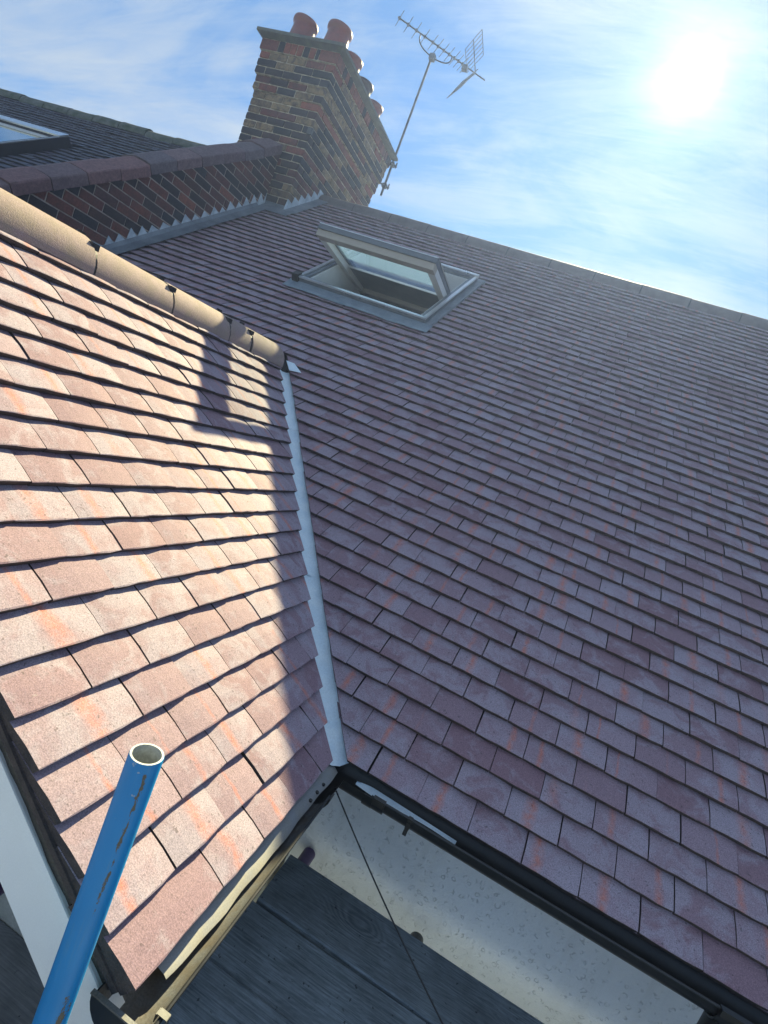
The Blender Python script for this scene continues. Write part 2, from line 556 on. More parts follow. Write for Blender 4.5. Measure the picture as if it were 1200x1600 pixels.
# roughcast wall: fine grit with scattered crescent dents from the trowel
mt, n, b = newmat('wall_roughcast_white')
geo = nd(n, 'ShaderNodeNewGeometry')
pos = geo.outputs['Position']
warp = nd(n, 'ShaderNodeVectorMath', operation='ADD')
wn = nd(n, 'ShaderNodeTexNoise')
wn.inputs['Scale'].default_value = 40.0
n.links.new(pos, wn.inputs['Vector'])
ws = nd(n, 'ShaderNodeVectorMath', operation='SCALE')
ws.inputs['Scale'].default_value = 0.014
n.links.new(wn.outputs['Color'], ws.inputs[0])
n.links.new(pos, warp.inputs[0])
n.links.new(ws.outputs[0], warp.inputs[1])
vo = nd(n, 'ShaderNodeTexVoronoi')
vo.inputs['Scale'].default_value = 46.0
n.links.new(warp.outputs[0], vo.inputs['Vector'])
ring = ramp(n, vo.outputs['Distance'], [(0.24, 0.0), (0.31, 1.0), (0.40, 0.0)])
msk = ramp(n, noise(n, pos, 48, 2, 0.5), [(0.50, 0.0), (0.60, 1.0)])
dent = mth(n, 'MULTIPLY', ring, msk)
grit = noise(n, pos, 150, 5, 0.7)
lump = noise(n, pos, 34, 3, 0.5)
h = mth(n, 'SUBTRACT', mth(n, 'ADD', mth(n, 'MULTIPLY', grit, 0.55), mth(n, 'MULTIPLY', lump, 0.9)), mth(n, 'MULTIPLY', dent, 0.55))
big = noise(n, pos, 3.5, 4, 0.5)
c = mixc(n, ramp(n, big, [(0.35, 0.0), (0.7, 1.0)]), (0.85, 0.85, 0.84), (0.80, 0.79, 0.77))
drip = noise(n, mapping(n, pos, scale=(9.0, 9.0, 0.8)), 1.6, 5, 0.6)
c = mixc(n, ramp(n, drip, [(0.52, 0.0), (0.72, 0.28)]), c, (0.56, 0.54, 0.49))
c = mixc(n, mth(n, 'MULTIPLY', dent, 0.30), c, (0.45, 0.45, 0.45))
n.links.new(c, b.inputs['Base Color'])
b.inputs['Roughness'].default_value = 0.75
bump(n, b, h, 0.8, 0.008)
M['render'] = mt

# blue painted tube
mt, n, b = newmat('tube_blue_paint')
geo = nd(n, 'ShaderNodeNewGeometry')
pos = geo.outputs['Position']
tco = nd(n, 'ShaderNodeTexCoord')
loc = tco.outputs['Object']
v = noise(n, pos, 9, 5, 0.6)
c = mixc(n, v, (0.001, 0.165, 0.42), (0.001, 0.22, 0.52))
sl = nd(n, 'ShaderNodeSeparateXYZ')
n.links.new(loc, sl.inputs[0])
ang = mth(n, 'ARCTAN2', sl.outputs[1], sl.outputs[0])
zz = sl.outputs[2]
wig = noise(n, mapping(n, pos, scale=(1, 1, 0.35)), 120, 5, 0.7)
wob = mth(n, 'MULTIPLY', mth(n, 'SUBTRACT', noise(n, pos, 26, 3, 0.5), 0.5), 0.5)


def scrape(a0, wd, z0, z1):
    d = mth(n, 'ABSOLUTE', mth(n, 'SUBTRACT', mth(n, 'ADD', ang, wob), a0))
    k = mth(n, 'SUBTRACT', 1.0, mth(n, 'DIVIDE', d, wd), clamp=True)
    up_ = ramp(n, zz, [(z0 - 0.01 + 0.0, 0), (z0 + 0.0, 1)]) if 0 else mth(n, 'GREATER_THAN', zz, z0)
    dn_ = mth(n, 'LESS_THAN', zz, z1)
    k = mth(n, 'MULTIPLY', mth(n, 'MULTIPLY', k, up_), dn_)
    return mth(n, 'GREATER_THAN', mth(n, 'ADD', k, mth(n, 'MULTIPLY', mth(n, 'SUBTRACT', wig, 0.5), 3.6)), 0.78)


BLUE_A = math.atan2(CAMLOC.y + 0.962, CAMLOC.x + 0.183)
s1 = scrape(BLUE_A + 0.25, 0.22, 0.80, 1.035)
s2 = scrape(BLUE_A + 0.55, 0.60, 0.30, 0.655)
scr = mth(n, 'MAXIMUM', s1, s2)
fl = noise(n, pos, 150, 4, 0.7)
flk = ramp(n, fl, [(0.72, 0.0), (0.75, 0.8)])
c = mixc(n, flk, c, (0.16, 0.27, 0.34))
long_ = noise(n, mapping(n, loc, scale=(1, 1, 0.06)), 95, 5, 0.65)
c = mixc(n, ramp(n, long_, [(0.56, 0.0), (0.74, 0.45)]), c, (0.10, 0.22, 0.32))
spl = noise(n, pos, 44, 3, 0.55)
c = mixc(n, ramp(n, spl, [(0.70, 0.0), (0.73, 0.7)]), c, (0.36, 0.38, 0.38))
c = mixc(n, scr, c, mixc(n, fl, (0.07, 0.055, 0.04), (0.17, 0.15, 0.11)))
n.links.new(c, b.inputs['Base Color'])
n.links.new(mth(n, 'ADD', mth(n, 'MULTIPLY', scr, 0.4), 0.40), b.inputs['Roughness'])
bump(n, b, mth(n, 'SUBTRACT', mth(n, 'MULTIPLY', fl, 0.3), scr), 0.35, 0.0012)
M['blue'] = mt


def glass(name, tint=(0.80, 0.90, 0.90), ior=1.5, boost=0.0, film=0.0):
    mt = bpy.data.materials.new(name)
    mt.use_nodes = True
    n = mt.node_tree
    n.nodes.clear()
    tr = nd(n, 'ShaderNodeBsdfTransparent')
    tr.inputs[0].default_value = (*tint, 1)
    gl = nd(n, 'ShaderNodeBsdfGlossy')
    gl.inputs['Roughness'].default_value = 0.03
    gl.inputs['Color'].default_value = (0.9, 0.95, 0.95, 1)
    lw = nd(n, 'ShaderNodeLayerWeight')
    frf = mth(n, 'ADD', mth(n, 'MULTIPLY', mth(n, 'POWER', lw.outputs['Facing'], 4.0), 0.8), 0.04)
    mx = nd(n, 'ShaderNodeMixShader')
    n.links.new(mth(n, 'ADD', frf, boost, clamp=True), mx.inputs[0])
    n.links.new(tr.outputs[0], mx.inputs[1])
    n.links.new(gl.outputs[0], mx.inputs[2])
    out = nd(n, 'ShaderNodeOutputMaterial')
    res = mx.outputs[0]
    if film:      # dusty film on the glass that catches the light
        tl = nd(n, 'ShaderNodeBsdfTranslucent')
        tl.inputs[0].default_value = (0.28, 0.48, 0.78, 1)
        m2 = nd(n, 'ShaderNodeMixShader')
        m2.inputs[0].default_value = film
        n.links.new(res, m2.inputs[1])
        n.links.new(tl.outputs[0], m2.inputs[2])
        res = m2.outputs[0]
    n.links.new(res, out.inputs[0])
    return mt


M['glass'] = glass('window_glass', (0.96, 0.985, 0.985), 1.45, boost=0.02, film=0.12)
M['glass_dark'] = glass('rooflight_glass', (0.30, 0.36, 0.38), boost=0.30)

# ------------------------------------------------------------------ ground and walls
mb = MB()
mb.add([(-70, -70, -6.2), (70, -70, -6.2), (70, 70, -6.2), (-70, 70, -6.2)], [(0, 1, 2, 3)])
tag(mb.build('ground', M['ground'], fix=False), kind='structure')

WALL_Y = 0.265
mb = MB()
mb.box((-0.185, WALL_Y, -6.2), (2.9, WALL_Y + 0.25, -0.095))
tag(mb.build('rendered_wall', M['render']), 'white roughcast rendered wall below the black gutter', 'wall')

mb = MB()
mb.box((-3.3, -0.575, -6.2), (-0.225, -0.36, -0.06))
mb.box((-0.43, -0.357, -6.2), (-0.217, WALL_Y + 0.2, -0.06))
tag(mb.build('gable_wall', M['cream']), 'cream rendered gable wall under the white bargeboard', 'wall')


# ------------------------------------------------------------------ tiles
TL, TT = 0.165, 0.0168     # slab length built, thickness
TILT = 0.0181 / GA


def tile_h(u, v, camb, cl=0.0025):
    # height of the top face over the slope; u 0..1 across, v metres up from the tail
    return -TILT * v + camb * (1 - (2 * u - 1) ** 2) - camb * 0.6 + cl * math.sin(min(v / GA, 1.0) * math.pi)


def tile_geo(width, camb, rnd, seed, nx=4):
    rg = random.Random(seed)
    wid = width - 0.0032
    ys = [0.0, 0.003, 0.05, 0.10, TL]
    vs, fs, uv = [], [], []
    top = {}
    for j, y in enumerate(ys):
        for i in range(nx + 1):
            u = i / nx
            hh = tile_h(u, y, camb) - (0.0016 if j == 0 else 0)
            if j == 1:
                hh += rg.uniform(-0.0003, 0.0003)
            x = u * wid + (rg.uniform(-.0006, .0006))
            yy = y + (rg.uniform(-0.0012, 0.0012) if j == 0 else 0)
            if i in (0, nx) and j == 0:
                yy += 0.0012
            top[(j, i)] = len(vs)
            vs.append((x, yy, hh))
            uv.append((u, min(1.0, y / GA)))
    for j in range(len(ys) - 1):
        for i in range(nx):
            fs.append((top[(j, i)], top[(j, i + 1)], top[(j + 1, i + 1)], top[(j + 1, i)]))
    bot = []
    for i in range(nx + 1):
        q = vs[top[(0, i)]]
        bot.append(len(vs))
        vs.append((q[0], q[1] + 0.001, q[2] - TT + rg.uniform(-.001, .001)))
        uv.append((i / nx, 0.0))
    for i in range(nx):
        fs.append((bot[i], bot[i + 1], top[(0, i + 1)], top[(0, i)]))
    ub = []
    for i in (0, nx):
        q = vs[top[(4, i)]]
        ub.append(len(vs))
        vs.append((q[0], q[1], q[2] - TT))
        uv.append((i / nx, 1.0))
    fs.append((bot[0], top[(0, 0)], top[(1, 0)], top[(2, 0)], top[(3, 0)], top[(4, 0)], ub[0]))
    fs.append((bot[nx], ub[1], top[(4, nx)], top[(3, nx)], top[(2, nx)], top[(1, nx)], top[(0, nx)]))
    fs.append(tuple([bot[i] for i in range(nx, -1, -1)] + [ub[0], ub[1]]))
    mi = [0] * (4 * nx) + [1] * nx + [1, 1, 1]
    return vs, fs, uv, mi


TILE_CACHE = {}


def tile_mesh(width, var):
    key = (round(width, 4), var)
    if key not in TILE_CACHE:
        vs, fs, uv, mi = tile_geo(width, 0.0022 + 0.0006 * (var % 4), 0, 100 + var)
        mb = MB()
        mb.add(vs, fs, mi, var * 0.113, uv)
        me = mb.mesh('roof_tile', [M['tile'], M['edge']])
        TILE_CACHE[key] = me
    return TILE_CACHE[key]


def clipped_tile(poly, width, x0, rnd, camb=0.003):
    # poly in tile coords (x across, y up); returns slab verts / faces
    n = len(poly)
    vs, uv = [], []
    for (x, y) in poly:
        u = x / width
        vs.append((x, y, tile_h(u, max(0, y), camb) - (0.0016 if y < 0.001 else 0)))
        uv.append((u, min(1, max(0, y / GA))))
    for (x, y) in poly:
        vs.append((x, y + 0.001, tile_h(x / width, max(0, y), camb) - TT))
        uv.append((x / width, min(1, max(0, y / GA))))
    fs = [tuple(range(n)), tuple(range(2 * n - 1, n - 1, -1))]
    for j in range(n):
        fs.append((j, n + j, n + (j + 1) % n, (j + 1) % n))
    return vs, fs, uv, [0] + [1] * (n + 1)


def frame_matrix(origin, ax, ay, az):
    m_ = Matrix((ax, ay, az)).transposed().to_4x4()
    m_.translation = origin
    return m_


AX_M = (Vector((1, 0, 0)), Vector((0, CP, SP)), Vector((0, -SP, CP)))
AX_L = (Vector((0, 1, 0)), Vector((-CP, 0, SP)), Vector((SP, 0, CP)))


def jit(rg):
    return (Matrix.Rotation(rg.gauss(0, 0.0022), 4, 'Z') @ Matrix.Rotation(rg.gauss(0, 0.0045), 4, 'X') @ Matrix.Rotation(rg.gauss(0, 0.005), 4, 'Y'))


def lay_roof(tiles, root, off, nparts, mat):
    # tiles: (distance, matrix, width, poly or None, rnd)
    tiles.sort(key=lambda t: t[0])
    stuff = MB()
    for k, (dist, mx, wd, poly, rnd) in enumerate(tiles):
        if k < nparts:
            if poly is None:
                o = link('roof_tile', tile_mesh(wd, int(rnd * 997) % 10), root)
            else:
                mb = MB()
                vs, fs, uv, mi = clipped_tile(poly, wd, 0, rnd)
                mb.add(vs, fs, mi, rnd, uv)
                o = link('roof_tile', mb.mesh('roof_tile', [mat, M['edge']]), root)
            o.matrix_local = Matrix.Translation(-off) @ mx
        else:
            if poly is None:
                vs, fs, uv, mi = tile_geo(wd, 0.0022 + 0.0006 * (k % 4), 0, k, nx=2)
            else:
                vs, fs, uv, mi = clipped_tile(poly, wd, 0, rnd)
            stuff.add([mx @ Vector(q) - off for q in vs], fs, mi, rnd, uv)
    if stuff.v:
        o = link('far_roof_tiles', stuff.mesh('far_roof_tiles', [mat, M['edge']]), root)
        tag(o, kind='stuff')


VAL = XL            # plan line x + y = VAL is the valley
GAP_L, GAP_M = 0.054, 0.030

# --- main slope
main_off = Vector((0.0, 0.0, 0.0))
main = thing('main_roof', 'large plum brown tiled main roof slope with the skylight in it', 'roof', main_off)
rg = random.Random(11)
tiles = []
for r in range(0, 55):
    ph = 0.0 if r % 2 == 0 else 0.5
    s0 = r * GA + rg.gauss(0, 0.0012)
    for k in range(-24, 17):
        x0 = (k + ph) * TW + rg.gauss(0, 0.0008) + 0.0016
        x1 = x0 + TW
        y0 = s0 * CP
        if x1 < VAL + GAP_M - y0 - 0.12 and y0 < 1.45:
            continue
        lim = -3.795 if y0 < 3.66 else -3.535
        if x1 < lim + 0.02:
            continue
        # skylight opening
        poly = None
        wd = TW
        ox0, ox1, os0, os1 = -2.295, -1.245, 3.105, 4.205
        if x1 > ox0 and x0 < ox1 and s0 + TL > os0 and s0 < os1:
            if x0 < ox0:
                poly = [(0, 0), (ox0 - x0, 0), (ox0 - x0, TL), (0, TL)]
            elif x1 > ox1:
                poly = [(ox1 - x0, 0), (TW - .003, 0), (TW - .003, TL), (ox1 - x0, TL)]
            elif s0 < os0:
                poly = [(0, 0), (TW - .003, 0), (TW - .003, os0 - s0), (0, os0 - s0)]
            else:
                continue
            if poly and max(q[0] for q in poly) - min(q[0] for q in poly) < 0.015:
                continue
        if x0 < lim:
            poly = [(lim - x0, 0), (TW - .003, 0), (TW - .003, TL), (lim - x0, TL)]
        if y0 < 1.62:
            # x + y >= VAL + GAP (plan); tile coords: x0+x + (s0+y)*CP
            jag = GAP_M + rg.uniform(-0.004, 0.004)
            full = [(0, 0), (TW - .0032, 0), (TW - .0032, TL), (0, TL)]
            cp_ = clip(full, 1, CP, x0 + y0 - VAL - jag)
            if len(cp_) < 3:
                continue
            if len(cp_) != 4 or any(a != b for a, b in zip(cp_, full)):
                if max(q[0] for q in cp_) - min(q[0] for q in cp_) < 0.012:
                    continue
                poly = cp_
        mx = frame_matrix(S(x0, s0, rg.gauss(0, 0.0010)), *AX_M) @ jit(rg)
        d = (S(x0, s0) - CAMLOC).length
        # tiles right of the frame do not show
        pc = S(x0 + .08, s0) - CAMLOC
        dz = -pc.dot(BACK)
        px = pc.dot(RIGHT) / dz * 858.6 + 600
        if px > 1250 or dz < 0.1:
            d += 50
        tiles.append((d, mx, TW, poly, rg.random()))
lay_roof(tiles, main, main_off, 300, M['tile'])


def eaves_course(root, off, frame, axes, positions):
    for p0 in positions:
        o = link('eaves_tile', tile_mesh(TW, rg.randrange(10)), root)
        o.matrix_local = Matrix.Translation(-off) @ frame_matrix(frame(p0, rg.gauss(0.002, 0.0015)), *axes)


eaves_course(main, main_off, lambda x, s: S(x, s, -TT - 0.0015), AX_M, [(k + 0.5) * TW for k in range(0, 16)])
mb = MB()
t = -0.052
mb.add([S(-0.11, 0.02, t), S(-3.83, 0.02, t), S(-3.83, YR / CP, t), S(2.9, YR / CP, t), S(2.9, 0.02, t)], [(0, 1, 2, 3, 4)])
# rear slope keeps the roof closed
mb.add([(-3.83, YR, ZR - .06), (2.9, YR, ZR - .06), (2.9, YR + 4.3, ZR - 3.2), (-3.83, YR + 4.3, ZR - 3.2)], [(0, 1, 2, 3)])
# opening for the skylight is cut by splitting the sheet
mb2 = MB()
x_a, x_b, s_a, s_b = -2.31, -1.23, 3.10, 4.22
SR = RIDGE_ROW * GA
for (xa, xb, sa, sb) in [(-3.83, x_a, 0.02, SR), (x_b, 2.9, 0.02, SR), (x_a, x_b, 0.02, s_a), (x_a, x_b, s_b, SR)]:
    mb2.add([S(xa, sa, t), S(xb, sa, t), S(xb, sb, t), S(xa, sb, t)], [(0, 1, 2, 3)])
mb2.add([(-3.83, YR, ZR - .065), (2.9, YR, ZR - .065), (2.9, YR + 4.3, ZR - 3.2), (-3.83, YR + 4.3, ZR - 3.2)], [(0, 1, 2, 3)])
part(mb2, 'underlay', M['deck'], main)
# ridge tiles 450 mm
RT = 0.4557
x = -3.079
xs = []
while x > -3.52: x -= RT
x = -3.535
xs = [-3.535, -3.079]
while xs[-1] < 2.8: xs.append(xs[-1] + RT)


def half_round(rad, n=12, th=0.014, ext=0.02):
    out = [(-rad, -ext)] + [(-rad * math.cos(math.pi * k / n), rad * math.sin(math.pi * k / n)) for k in range(n + 1)] + [(rad, -ext)]
    inn = [((rad - th), -ext)] + [((rad - th) * math.cos(math.pi * k / n), (rad - th) * math.sin(math.pi * k / n)) for k in range(n + 1)] + [(-(rad - th), -ext)]
    return out + inn


RTOP = 0.034     # height of ridge tile top over the apex of the slope
for a, bb in zip(xs[:-1], xs[1:]):
    mb = MB()
    dz = rg.gauss(0, 0.002)
    dy = rg.gauss(0, 0.003)
    mb.sweep(half_round(0.105), a + 0.003, bb - 0.006, lambda t, u, v: (t, YR + u + dy, ZR + RTOP - 0.105 + v + dz), segs=2)
    o = part(mb, 'ridge_tile', M['ridge_grey'], main, 35)
for a in xs[1:-1]:
    mb = MB()
    mb.sweep([(u * 1.02, v * 1.02) for u, v in half_round(0.105)], a - 0.007, a + 0.006, lambda t, u, v: (t, YR + u, ZR + RTOP - 0.105 + v))
    part(mb, 'ridge_union', M['clip'], main)
mb = MB()
mb.sweep([(-0.098, -0.10), (0.098, -0.10), (0.092, -0.06), (0.06, 0.0), (-0.06, 0.0), (-0.092, -0.06)], -3.53, 2.85, lambda t, u, v: (t, YR + u, ZR + v))
part(mb, 'ridge_bedding', M['mortar_dark'], main)

# --- side slope (sunlit)
side_off = Vector((XL, VERGE_Y, 0.0))
side = thing('side_roof', 'sunlit peach tiled roof slope of the projecting wing at left', 'roof', side_off)
tiles = []
rg = random.Random(23)
NROW_L = 20
for r in range(0, NROW_L):
    s0 = r * GA + rg.gauss(0, 0.0012)
    # columns start at the verge (s = 7) and run towards the valley
    sx = 7.0
    first = True
    while True:
        wd = 1.5 * TW if (first and r % 2 == 0) else TW
        y0 = YL - sx * TW
        first = False
        if y0 > 1.75:
            break
        sx -= wd / TW
        xx = XL - s0 * CP
        poly = None
        jag = GAP_L + rg.uniform(-0.004, 0.004)
        full = [(0, 0), (wd - .0032, 0), (wd - .0032, TL), (0, TL)]
        # keep x + y <= VAL - gap : (xx - y*CP) + (y0 + x) <= VAL - jag
        cp_ = clip(full, -1, CP, VAL - jag - xx - y0)
        if len(cp_) < 3:
            break
        if len(cp_) != 4 or any(a != b for a, b in zip(cp_, full)):
            if max(q[0] for q in cp_) - min(q[0] for q in cp_) < 0.012:
                break
            # tail corner rounded off where the tile was cut along the valley
            poly = cp_
        mx = frame_matrix(LS(y0 + 0.0016 + rg.gauss(0, .0008), s0, rg.gauss(0, 0.0012)), *AX_L) @ jit(rg)
        tiles.append(((LS(y0, s0) - CAMLOC).length, mx, wd, poly, rg.random()))
lay_roof(tiles, side, side_off, 300, M['tile'])
eaves_course(side, side_off, lambda y, s: LS(y, s, -TT - 0.0015), AX_L, [VERGE_Y + 0.002 + k * TW for k in range(4)])
mb = MB()
zr_l = (XL - LX) * TP
SL = (XL - LX) / CP
mb.add([LS(VERGE_Y + 0.02, 0.03, t), LS(YL - 0.35, 0.03, t), LS(1.70, SL, t), LS(VERGE_Y + .02, SL, t)], [(0, 1, 2, 3)])
mb.add([(LX, VERGE_Y + .02, zr_l - .065), (LX, 1.7, zr_l - .065), (LX - 1.7, 0.1, zr_l - 1.7 * TP), (LX - 1.7, VERGE_Y + .02, zr_l - 1.7 * TP)], [(0, 1, 2, 3)])
part(mb, 'underlay', M['deck'], side)
# ridge of the side roof: sanded half-round tiles with dark unions
LR_R = 0.108
LR_Z = zr_l + 0.040 - LR_R
joints = [VERGE_Y - 0.005, -0.885 + 0.45, 0.022, 0.447, 0.885, 1.085, 1.455]
joints = [-0.878, -0.430, 0.022, 0.447, 0.885, 1.100, 1.470]
for k, (a, bb) in enumerate(zip(joints[:-1], joints[1:])):
    mb = MB()
    dz, dx = rg.gauss(0, 0.0025), rg.gauss(0, 0.003)
    mb.sweep(half_round(LR_R, 16, 0.015, 0.015), a + 0.005, bb - 0.005, lambda t, u, v: (LX + u + dx, t, LR_Z + v + dz), segs=3)
    part(mb, 'ridge_tile', M['ridge'], side, 35)
for k, a in enumerate(joints[1:-1]):
    mb = MB()
    mb.sweep([(u * 0.985, v * 0.985) for u, v in half_round(LR_R, 16, 0.02, 0.012)], a - 0.008, a + 0.007, lambda t, u, v: (LX + u, t, LR_Z + v), wob=0.002)
    th_ = math.radians(52)
    c = Vector((LX + LR_R * math.cos(th_), a, LR_Z + LR_R * math.sin(th_)))
    mb.box((c.x - 0.010, c.y - 0.016, c.z - 0.014), (c.x + 0.012, c.y + 0.018, c.z + 0.010))
    c = Vector((LX, a, LR_Z + LR_R))
    mb.box((c.x - 0.006, c.y - 0.020, c.z - 0.004), (c.x + 0.006, c.y + 0.012, c.z + 0.012))
    part(mb, 'ridge_union', M['clip'], side)
mb = MB()
mb.sweep([(-0.10, -0.05), (0.10, -0.05), (0.075, 0.03), (-0.075, 0.03)], VERGE_Y, 1.44, lambda t, u, v: (LX + u, t, LR_Z + v))
part(mb, 'ridge_bedding', M['clip'], side)
# verge: undercloak strip, mortar fillet, white bargeboard
mb = MB()
mb.sweep([(0.004, -0.020), (0.05, -0.020), (0.05, -0.034), (0.004, -0.034)], 0.012, SL, lambda tt, u, v: LS(VERGE_Y + u - 0.006, tt, v - 0.016), segs=22, wob=0.0015)
part(mb, 'undercloak', M['edge'], side)
mb = MB()
mb.sweep([(0.010, -0.034), (0.06, -0.034), (0.06, -0.082), (0.010, -0.082)], 0.015, SL, lambda tt, u, v: LS(VERGE_Y + u, tt, v), segs=60, wob=0.0022)
part(mb, 'verge_mortar', M['mortar_dark'], side)
for k in range(7):
    a = 0.05 + k * 0.19 + random.uniform(-.03, .03)
    mb = MB()
    mb.sweep([(-0.004, -0.040), (0.02, -0.038), (0.02, -0.052 - random.uniform(0, .012)), (-0.003, -0.050)], a, a + random.uniform(.05, .12), lambda tt, u, v: LS(VERGE_Y + u + 0.008, tt, v), segs=8, wob=0.003)
    part(mb, 'mortar_lump', M['mortar_dark'], side)
mb = MB()
mb.sweep([(0.0, -0.078), (0.03, -0.078), (0.03, -0.196), (0.0, -0.196)], -0.075, SL, lambda tt, u, v: LS(VERGE_Y + 0.004 + u, tt, v))
mb.sweep([(-0.004, -0.074), (0.0, -0.074), (0.0, -0.106), (-0.004, -0.100)], -0.075, SL, lambda tt, u, v: LS(VERGE_Y + 0.0038 + u, tt, v))
part(mb, 'bargeboard', M['upvc'], side)

# --- valley liner between the two slopes
val = thing('valley_gutter', 'pale blue grey valley lining strip between the two roof slopes', 'valley gutter', (VAL, 0, 0))
VD = Vector((-1, 1, TP))          # up the valley per metre of plan
joins = [-0.005, 0.48, 1.13, 1.52]
for k, (a, bb) in enumerate(zip(joins[:-1], joins[1:])):
    mb = MB()
    lift = -0.044 + 0.003 * k
    prof = [(-0.11, 0.0), (-0.07, 0.003), (-0.02, 0.004), (0.02, 0.004), (0.07, 0.003), (0.11, 0.0)]
    nS = 24
    vs, fs = [], []
    for i in range(nS + 1):
        tt = a + (bb - a + (0.02 if k < 2 else 0)) * i / nS
        base = Vector((VAL - tt, tt, tt * TP))
        for (wq, hq) in prof:
            # across the valley, level in plan: direction (1,1)/sqrt2; slope surfaces rise away on both sides
            q = base + Vector((wq, wq, 0)) * 0.5 + Vector((0, 0, abs(wq) * 0.355 + hq + lift + random.gauss(0, 0.0014)))
            vs.append(q)
    npf = len(prof)
    for i in range(nS):
        for j in range(npf - 1):
            fs.append((i * npf + j, i * npf + j + 1, (i + 1) * npf + j + 1, (i + 1) * npf + j))
    mb.add(vs, fs)
    o = part(mb, 'liner_sheet', M['valley'], val, 50)
# small lead saddle where the side ridge meets the main slope
mb = MB()
vs = [S(LX + 0.06, 1.955, 0.006), S(LX + 0.14, 1.870, 0.004), S(LX + 0.215, 1.890, 0.004), S(LX + 0.12, 1.955, 0.006)]
mb.prism(vs, (0, -0.001, 0.002))
tag(mb.build('lead_saddle', M['valley']), 'small pale lead saddle at the end of the side ridge', 'flashing')

# ------------------------------------------------------------------ gutters
GW, GR = 0.056, 0.054


def gutter_prof():
    out, n_ = [], 12
    for k in range(n_ + 1):
        a_ = math.pi + math.pi * k / n_
        out.append((GW * math.cos(a_), GR * math.sin(a_)))
    return out


def gutter_channel(mb, t0, t1, fr, segs=8, wob=0.0):
    pr_ = gutter_prof()
    th = 0.0028
    inner = [(u * (1 - th / GW), v * (1 - th / GW)) for u, v in pr_]
    n_ = len(pr_)
    base_o, base_i = [], []
    vs = []
    for k in range(segs + 1):
        tt = t0 + (t1 - t0) * k / segs
        for (u, v) in pr_: vs.append(fr(tt, u, v))
        for (u, v) in inner: vs.append(fr(tt, u, v))
    row = 2 * n_
    fo, fi = [], []
    for k in range(segs):
        for j in range(n_ - 1):
            a_ = k * row + j
            fo.append((a_, a_ + 1, a_ + row + 1, a_ + row))
            c_ = k * row + n_ + j
            fi.append((c_, c_ + row, c_ + row + 1, c_ + 1))
        for (p_, q_) in ((0, n_), (n_ - 1, 2 * n_ - 1)):
            fo.append((k * row + p_, k * row + q_, (k + 1) * row + q_, (k + 1) * row + p_))
    mb.add(vs, fo, 0)
    o = len(mb.v) - len(vs)
    for f in fi:
        mb.f.append(tuple(o + i for i in f)); mb.mi.append(1)
    # rolled front lip
    lip = [(GW + 0.004 * math.cos(a_), 0.001 + 0.004 * math.sin(a_)) for a_ in [2 * math.pi * k / 8 for k in range(8)]]
    mb.sweep(lip, t0, t1, fr, segs=segs)


GZ = -0.030
# along the main eave: front lip towards -Y
FM = lambda t, u, v: (t, 0.003 - u, GZ + v)
gut = thing('eaves_gutter', 'black plastic gutter along the main eave above the white wall', 'gutter', (0, 0, GZ))
mb = MB()
gutter_channel(mb, 0.045, 2.85, FM)
part(mb, 'channel', [M['black'], M['black']], gut, 40)


def bracket(xc, wd, k=1.10, nm='union'):
    mb = MB()
    pr_ = [(u * k, v * k - 0.001) for u, v in gutter_prof()]
    pr2 = [(u * (k - .05), v * (k - .05)) for u, v in gutter_prof()]
    mb.sweep(pr_ + pr2[::-1], xc - wd / 2, xc + wd / 2, FM)
    mb.box((xc - wd / 2, 0.003 - GW * k - 0.006, GZ - 0.012), (xc + wd / 2, 0.003 - GW * .90, GZ + 0.007))
    return part(mb, nm, M['black'], gut, 40)


bracket(0.072, 0.040, 1.10, 'union')
bracket(0.175, 0.014, 1.07, 'bracket')
mb = MB()
mb.box((0.169, -0.066, GZ - 0.045), (0.181, -0.058, GZ - 0.005))
part(mb, 'clip', M['black'], gut)
bracket(1.085, 0.085, 1.14, 'union')
mb = MB()
mb.tube([(1.085, 0.003, GZ - 0.05), (1.085, 0.003, -0.16), (1.085, 0.055, -0.24), (1.085, 0.055, -3.0)], 0.034, 16)
part(mb, 'downpipe', M['black'], gut, 40)
# corner angle piece between the runs
GXC = -0.110          # centre line of the side gutter
mb = MB()
pr_ = [(u * 1.06, v * 1.06 - 0.001) for u, v in gutter_prof()]
n_ = len(pr_)
vs, fs = [], []
for stt in range(3):
    for (u, v) in pr_:
        if stt == 0: vs.append((0.055, 0.003 - u, GZ + v))
        elif stt == 1: vs.append((GXC + u + 0.0, 0.003 - u, GZ + v))
        else: vs.append((GXC + u, -0.165, GZ + v))
for k in range(2):
    for j in range(n_ - 1):
        fs.append((k * n_ + j, k * n_ + j + 1, (k + 1) * n_ + j + 1, (k + 1) * n_ + j))
mb.add(vs, fs)
o = part(mb, 'corner_angle', M['black'], gut, 40)
for (ax_, fr_, t_) in (('x', FM, 0.038), ('y', lambda t, u, v: (GXC + u, t, GZ + v), -0.150)):
    mb = MB()
    pr3 = [(u * 1.14, v * 1.14) for u, v in gutter_prof()]
    pr4 = [(u * 1.05, v * 1.05) for u, v in gutter_prof()]
    mb.sweep(pr3 + pr4[::-1], t_ - 0.016, t_ + 0.016, fr_)
    part(mb, 'angle_socket', M['black'], gut, 40)

